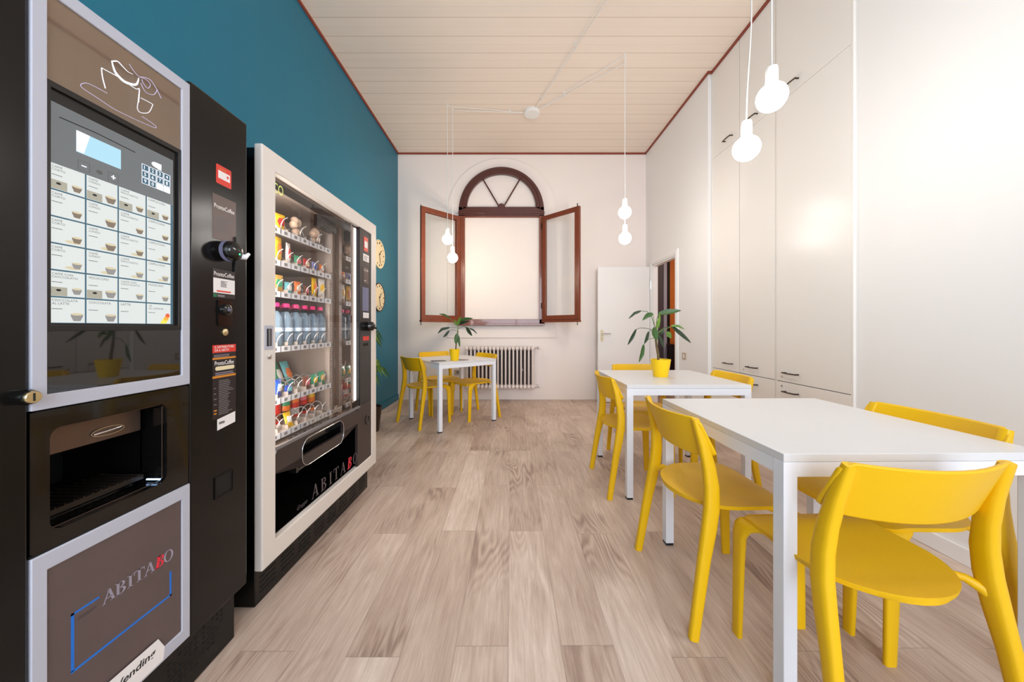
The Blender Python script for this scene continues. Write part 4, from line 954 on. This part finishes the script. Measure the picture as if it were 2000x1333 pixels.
# door: frame, glass, panels
fr = MB().frame('x', 0, Wd, 0.155, 1.83, 0.076, -0.034, 0.0, 0.082).build('door_frame', 'snackframe', V, bevel=0.006, seg=3)
MB().box(-0.012, -0.006, 0.0755, 0.83, 0.61, 1.75).build('glass', 'vglass', V)
b = MB(); b.m('darkwood').ring([p for p in rrect(0.245, 0.628, 0.452, 0.592, 0.055, 8)] and [((u-0.4365)*1+0.4365, v) for u, v in []] or [], [], 'x', 0, 0) if False else None
ro = rrect(0.25, 0.625, 0.455, 0.585, 0.052, 8)
b = MB(); b.m('darkwood').ring(rect_pts(0, 0.0755, 0.8, 0.234, 0.612), ro, 'x', -0.02, -0.004).box(-0.02, -0.004, 0.8, 0.9965, 0.234, 0.612)
lw = b.build('lower_panel', None, V)
b = MB(); b.m('chrome').tube([(-0.002, p[0], p[1]) for p in ro+[ro[0]]], 0.002, 6, caps=False)
b.build('hatch_rim', None, lw, smooth=60)
b = MB(); b.m('blackgloss').box(-0.06, -0.055, 0.24, 0.64, 0.44, 0.60).box(-0.055, -0.02, 0.24, 0.64, 0.445, 0.455).box(-0.055, -0.02, 0.24, 0.64, 0.585, 0.60).box(-0.055, -0.02, 0.235, 0.25, 0.44, 0.6).box(-0.055, -0.02, 0.625, 0.64, 0.44, 0.6)
b.build('hatch', None, lw)
b = MB(); b.m('blackmat').prism(rrect(0.36, 0.52, 0.462, 0.49, 0.012), 'x', -0.055, -0.045); b.build('hatch_grip', None, lw, smooth=40, bevel=0.003)
b = MB(); serif_word(b, 5, 0.325, 0.272, 0.064, 0.0688, 'letterdim', 'letterred', -0.0035); b.build('emblem', None, lw)
text_mesh('small_lettering', 'Gruppo', 'letterdim', lw, (-0.0033, 0.215, 0.272), w=0.075, h=0.026, shear=0.4)
cp = MB().box(-0.03, -0.004, 0.83, 0.9965, 0.612, 1.75).build('control_panel', 'bezel', V)
MB().box(-0.011, -0.003, 0.8265, 0.833, 0.612, 1.748).build('glass_edge', 'bezel', V)
MB().box(-0.012, -0.003, 0.0755, 0.833, 0.600, 0.6135).build('glass_ledge', 'grey_lbl', V)
x = -0.004
for (y0, y1, z0, z1, mk, nm) in ((0.885, 0.945, 1.612, 1.705, 'red_lbl', 'pay_sticker'), (0.893, 0.938, 1.635, 1.678, 'white_lbl', 'pay_sticker_field'), (0.875, 0.96, 1.545, 1.592, 'white_lbl', 'price_label'), (0.88, 0.95, 1.40, 1.505, 'plum_lbl', 'info_label'), (0.865, 0.955, 1.218, 1.373, 'slate', 'display'), (0.875, 0.958, 1.172, 1.208, 'white_lbl', 'small_label'), (0.872, 0.960, 1.024, 1.052, 'red_lbl', 'red_label'), (0.88, 0.95, 0.988, 1.006, 'blackmat', 'note_slot')):
    plate(cp, nm, mk, y0, y1, z0, z1, x+(0.001 if 'field' in nm else 0), 0.0012)
text_mesh('label_lettering', 'ProntoCoffee', 'white_lbl', cp, (x+0.0016, 0.882, 1.48), w=0.066, h=0.014)
lines = MB(); lines_block(lines, 'grey_lbl', 0.885, 0.95, 1.555, 1.585, 3, x+0.0013); lines_block(lines, 'white_lbl', 0.89, 0.93, 1.415, 1.425, 1, x+0.0013); lines.build('label_print', None, cp)
b = MB(); b.m('blackgloss').lathe([(0.030, -0.004), (0.032, 0.015), (0.030, 0.035), (0.016, 0.048), (0.0001, 0.05)], (0, 0.93, 1.118), 'x', 24).tube([(0.03, 0.945, 1.11), (0.05, 0.962, 1.105)], [0.012, 0.006], 8); b.build('card_reader', None, cp, smooth=50)
b = MB(); b.m('blackgloss').lathe([(0.034, -0.004), (0.034, 0.0), (0.024, 0.001), (0.022, -0.003)], (0, 0.935, 0.497), 'x', 26).m('blackmat').lathe([(0.022, -0.0035), (0.0001, -0.003)], (0, 0.935, 0.497), 'x', 26); b.build('coin_return', None, V, smooth=40)
b = MB(); b.m('silver').prism(rrect(0.012, 0.058, 1.022, 1.118, 0.004, 3), 'x', 0, 0.002); b.m('ink').box(0.002, 0.0025, 0.022, 0.048, 1.035, 1.105); b.m('grey_lbl').box(0.002, 0.006, 0.03, 0.037, 1.037, 1.103); b.build('door_latch', None, fr, bevel=0.001)
MB().lathe([(0.011, 0), (0.011, 0.004), (0.008, 0.006)], (0, 0.036, 0.993), 'x', 20).build('lock', 'chrome', fr, smooth=40)
b = MB(); b.m('black').box(-0.70, -0.045, 0.02, Wd-0.04, 0.0, 0.155)
b.build('plinth', None, V, bevel=0.003)
b = MB().m('blackmat')
for g in range(8):
    for r_ in range(5): b.box(-0.0455, -0.0435, 0.05+0.122*g, 0.05+0.122*g+0.085, 0.035+0.02*r_, 0.041+0.02*r_)
b.build('vent_slots', None, V)
text_mesh('glass_lettering', 'ProntoCoffee', 'glassletter', V, (-0.0055, 0.285, 0.640), w=0.33, h=0.038)
text_mesh('lit_lettering', 'ECO', 'ledeco', V, (-0.0135, 0.060, 1.672), w=0.078, h=0.042)
# interior light and ribbed column
MB().box(-0.045, -0.032, 0.748, 0.822, 0.64, 1.74).build('light_cover', 'cabin', V)
MB().box(-0.031, -0.022, 0.806, 0.817, 0.65, 1.735).build('light_strip', 'ledstrip', V)
MB().box(-0.060, -0.030, 0.0765, 0.0815, 0.60, 1.70).build('light_strip', 'fillhidden', V)  # unseen glowing strip added behind the near frame to brighten the trays
MB().box(-0.085, -0.066, 0.0765, 0.0795, 0.60, 1.70).build('light_strip', 'fillhidden', V)  # second unseen strip, added further in for more fill light
MB().box(-0.040, -0.034, 0.0755, 0.735, 1.700, 1.735).build('light_shield', 'bezel', V)
b = MB(); b.m('cabin').box(-0.13, -0.105, 0.662, 0.695, 0.58, 1.73); b.m('bezel')
for k in range(80): b.box(-0.1045, -0.1035, 0.664, 0.693, 0.60+0.0105*k, 0.603+0.0105*k)
b.build('ribbed_post', None, V)
b = MB(); b.m('bezel').box(-0.10, -0.06, 0.50, 0.65, 1.655, 1.72); b.m('letterdim')
for k in range(6): b.box(-0.06, -0.057, 0.502, 0.648, 1.66+0.0105*k, 1.6635+0.0105*k)
b.build('vent_grille', None, V)
TZ = [1.558, 1.412, 1.270, 1.020, 0.783, 0.625]
SY = [0.12+0.0705*k for k in range(8)]
def coil(y, z, r=0.0295, turns=5, ln=0.34):
    b = MB(); n = turns*16
    b.tube([(-0.092-ln*q/n, y+r*math.cos(2*PI*q/16+PI/2+0.4), z+r*math.sin(2*PI*q/16+PI/2+0.4)) for q in range(n+1)], 0.0025, 5, caps=False)
    return b
for ti, z in enumerate(TZ):
    b = MB(); b.m('tray').box(-0.60, -0.092, 0.08, 0.65, z-0.006, z)
    for k in range(9): b.box(-0.60, -0.10, 0.084+0.0705*k-0.001, 0.084+0.0705*k+0.001, z, z+0.02)
    tr = b.build('tray', None, V)
    b = MB(); b.m('strip').box(-0.092, -0.086, 0.08, 0.65, z-0.022, z+0.004)
    b.build('price_strip', None, tr)
    b = MB(); b.m('grey_lbl')
    for k in range(8): b.box(-0.086, -0.0855, SY[k]-0.012, SY[k]+0.01, z-0.016, z-0.002)
    b.m('ink')
    for k in range(9): b.box(-0.086, -0.0852, 0.084+0.0705*k-0.0015, 0.084+0.0705*k+0.0015, z-0.022, z+0.004)
    b.build('price_tags', None, tr)
    first = None
    for k in range(8):
        if ti == 0 and k % 2: continue
        c = coil(SY[k] if ti else SY[k]+0.035, z+0.034, 0.0295 if ti else 0.04).build('spiral', 'wire', tr, smooth=80)
# ------------------------------------------------------------------ products
def colmat(r, g, b_, rough=0.3, metal=0.0):
    k = 'pack_%d_%d_%d_%d' % (r, g, b_, int(metal*10))
    if k not in M: M[k] = mat('pack_print_%02x%02x%02x' % (r, g, b_), srgb(r, g, b_), rough, metal=metal, noise=0.05, nscale=30)
    return k
M['clearbag'] = glass_mat('clear_film', (0.92, 0.92, 0.93, 1), 1.6, 0.12)
M['bottle'] = glass_mat('clear_bottle_plastic', (0.84, 0.92, 0.97, 1), 1.5, 0.05)
M['water'] = mat('bottled_water_plastic', srgb(214, 228, 240), 0.06, trans=0.7, ior=1.33)
M['pinkcap'] = mat('pink_cap', srgb(226, 48, 120), 0.35)
def at(xl, yl, z): return SM @ Vector((xl, yl, z))
def bag(name, label, cat, yl, z, w_, h, d, c1, c2, xl=-0.125, tilt=0.0, group=None, clear=False):
    t = thing(name, label, cat, at(xl, yl, z), SA+random.uniform(-0.15, 0.15), group)
    NI, NJ = 13, 9; top = []; bot = []
    for i in range(NI):
        s = i/(NI-1); rt, rb = [], []; zz = h*s
        bul = (math.sin(PI*min(max((s-0.06)/0.88, 0), 1)))**0.6 if 0.06 < s < 0.94 else 0
        for j in range(NJ):
            q = -1+2*j/(NJ-1); th = d/2*bul*max(0, 1-abs(q)**2.4)+0.0008
            yy = q*w_/2*(1-0.06*bul); off = -tilt*zz
            rt.append((off+th, yy, zz)); rb.append((off-th, yy, zz))
        top.append(rt); bot.append(rb)
    b = MB(); b.m(c1); b.slab(top, bot); o = b.build('wrapper', None, t, smooth=60)
    if not clear:
        b = MB(); b.m(c2)
        L = []; L2 = []
        for i in range(4, 10):
            s = i/(NI-1); bul = (math.sin(PI*(s-0.06)/0.88))**0.6; r1 = []; r2 = []
            for j in range(NJ):
                q = (-1+2*j/(NJ-1))*0.72*(1-0.5*abs(i-6.5)/3.0); th = d/2*bul*max(0, 1-abs(q)**2.4)+0.0016
                r1.append((-tilt*h*s+th, q*w_/2, h*s)); r2.append((-tilt*h*s+th-0.001, q*w_/2, h*s))
            L.append(r1); L2.append(r2)
        b.slab(L, L2).build('print_patch', None, t, smooth=60)
    else:
        b = MB(); b.m(c2)
        for k in range(9):
            a = random.uniform(-0.3, 0.3)*w_; hh = random.uniform(0.12, 0.62)*h
            b.sphere((-tilt*hh, a, hh), random.uniform(0.012, 0.02), 8, 6)
        b.build('contents', None, t, smooth=60)
    return t
Yl, Rd, Or, Bl, Gn, Wh, Br, Tl, Pk = colmat(238, 190, 30), colmat(196, 50, 44), colmat(228, 120, 50), colmat(40, 84, 190), colmat(60, 150, 110), colmat(232, 228, 224), colmat(120, 70, 50), colmat(110, 190, 200), colmat(214, 110, 120)
Lv, Cr, Or2 = colmat(150, 150, 200), colmat(226, 196, 170), colmat(206, 160, 80)
bag('snack_bag', 'yellow snack bag, leftmost visible on the top tray of the snack machine', 'snack', SY[2]+0.01, TZ[0]+0.001, 0.062, 0.085, 0.03, Yl, Rd)
bag('bread_bag', 'large clear bag of snacks with a pointed top, middle of the top tray', 'snack', SY[4]-0.01, TZ[0]+0.001, 0.085, 0.165, 0.05, 'clearbag', Cr, clear=True)
bag('bread_bag', 'clear bag of pale orange snacks, right end of the top tray', 'snack', SY[6]+0.01, TZ[0]+0.001, 0.08, 0.14, 0.05, 'clearbag', Cr, clear=True)
t2 = [(2, 0.055, 0.120, Yl, Or, 'tall yellow bag'), (3, 0.036, 0.108, Wh, Rd, 'narrow white and red packet'), (4, 0.052, 0.062, Gn, Pk, 'small green and pink packet'), (5, 0.05, 0.06, Rd, Cr, 'small dark red packet'), (6, 0.05, 0.058, Lv, Bl, 'small blue packet'), (7, 0.045, 0.055, Or, Wh, 'small orange and white packet')]
for k, w_, h, c1, c2, nm in t2: bag('snack_packet', nm+' in a spiral on the second tray from the top', 'snack', SY[k], TZ[1]+0.001, w_, h, 0.022, c1, c2, group='packets on the second tray')
t3 = [(2, 0.060, 0.085, Or2, Gn, 'golden crisp bag'), (3, 0.045, 0.060, Tl, Wh, 'small pale teal packet'), (4, 0.045, 0.072, Or, Cr, 'slim orange bar'), (5, 0.045, 0.060, Br, Pk, 'reddish brown bar'), (6, 0.05, 0.112, Yl, Or, 'tall bright yellow bag'), (7, 0.055, 0.115, Wh, Yl, 'tall white and pale yellow bag')]
for k, w_, h, c1, c2, nm in t3: bag('snack_packet', nm+' in a spiral on the third tray from the top', 'snack', SY[k], TZ[2]+0.001, w_, h, 0.022, c1, c2, group='packets on the third tray')
t5 = [(1, 0.055, 0.08, Bl, Tl, 'deep blue biscuit packet'), (2, 0.055, 0.085, Bl, Wh, 'blue and white biscuit packet'), (3, 0.055, 0.045, Bl, Tl, 'low blue packet'), (5, 0.055, 0.066, Br, Pk, 'dark pink and brown packet'), (6, 0.058, 0.07, Gn, Yl, 'green packet with a yellow band'), (7, 0.058, 0.075, Gn, Or2, 'dark green packet')]
for k, w_, h, c1, c2, nm in t5: bag('snack_packet', nm+' in a spiral on the fifth tray', 'snack', SY[k], TZ[4]+0.001, w_, h, 0.026, c1, c2, group='packets on the fifth tray')
for k, (c1, c2, nm) in enumerate(((Pk, Wh, 'red and white sandwich pack'), (Gn, Wh, 'green and white sandwich pack'), (Tl, Or, 'pale green sandwich pack'))):
    bag('sandwich_pack', nm+' leaning back on the fifth tray from the top', 'sandwich', SY[4+k]-0.01, TZ[4]+0.001, 0.066, 0.14, 0.03, c1, c2, xl=-0.24, tilt=0.35, group='packs leaning on the fifth tray')
# water bottles
ordn = ['first', 'second', 'third', 'fourth', 'fifth', 'sixth', 'seventh', 'eighth']
def make_bottle():
    t = thing('water_bottle', 'x', 'bottle', (0, 0, 0), 0, 'water bottles in the snack machine')
    pr = [(0.0001, 0.0), (0.027, 0.0), (0.030, 0.006), (0.030, 0.05), (0.0275, 0.056), (0.030, 0.062), (0.030, 0.105), (0.0265, 0.112), (0.030, 0.119), (0.030, 0.14), (0.022, 0.168), (0.0125, 0.182), (0.0125, 0.19)]
    MB().lathe(pr, (0, 0, 0), 'z', 20).build('bottle_body', 'bottle', t, smooth=50)
    MB().lathe([(0.0001, 0.004), (0.0265, 0.004), (0.0268, 0.137), (0.012, 0.166), (0.0001, 0.166)], (0, 0, 0), 'z', 16).build('water', 'water', t, smooth=50)
    MB().lathe([(0.0302, 0.064), (0.0302, 0.1)], (0, 0, 0), 'z', 20).build('label_band', 'strip', t, smooth=50) if False else None
    b = MB(); b.m(colmat(196, 214, 234)); b.lathe([(0.0306, 0.07), (0.0306, 0.088)], (0, 0, 0), 'z', 20); b.build('paper_band', None, t, smooth=50)
    MB().lathe([(0.0001, 0.206), (0.0145, 0.205), (0.0155, 0.202), (0.0155, 0.187), (0.0125, 0.186)], (0, 0, 0), 'z', 18).build('cap', 'pinkcap', t, smooth=40)
    return t
bt = make_bottle(); fb = True
for row in range(3):
    for k in range(1, 8):
        c = bt if fb else copy_tree(bt); fb = False
        c.location = at(-0.135-0.075*row, SY[k], TZ[3]+0.001)
        c['label'] = 'pink-capped water bottle, %s from left in the %s row of the bottle tray' % (ordn[k-1], ['front', 'second', 'back'][row])
# cans
def make_can(cols, label, k, row, zt=TZ[5]):
    t = thing('drink_can', label, 'can', at(-0.125-0.07*row, SY[k], zt+0.001), SA+random.uniform(0, 6), 'drink cans on the bottom tray')
    a, b2, c2 = cols
    b = MB(); b.lathe([(0.024, 0.0), (0.029, 0.006), (0.029, 0.028), (0.029, 0.062), (0.029, 0.088), (0.029, 0.105), (0.0245, 0.113)], (0, 0, 0), 'z', 22, bands=['chrome', a, b2, a, c2, c2]); b.build('can_body', None, t, smooth=40)
    MB().lathe([(0.0250, 0.1125), (0.0255, 0.1155), (0.0235, 0.1155), (0.0225, 0.112), (0.0001, 0.112)], (0, 0, 0), 'z', 22).build('lid', 'chrome', t, smooth=40)
    return t
Dk = colmat(40, 34, 30)
kinds = [((Rd, Wh, Rd), 'red drink can'), ((Rd, Br, Rd), 'dark red drink can'), ((Or, Dk, Gn), 'orange and green drink can'), ((Rd, Wh, Or), 'bright red drink can'), ((Rd, Dk, Pk), 'red and black drink can'), ((Or, Br, Yl), 'orange drink can with a yellow top')]
for row in (1, 2):
    for k in range(2, 8):
        cc, nm = kinds[(k-2+(row-1)*2) % 6]
        make_can(cc, '%s, %s from left in the %s row, bottom tray' % (nm, ordn[k-2], ['', 'front', 'second'][row]), k, row)
bag('snack_packet', 'yellow and white packet before the cans on the bottom tray', 'snack', SY[3], TZ[5]+0.001, 0.045, 0.07, 0.02, Yl, Wh, xl=-0.115, tilt=0.3)
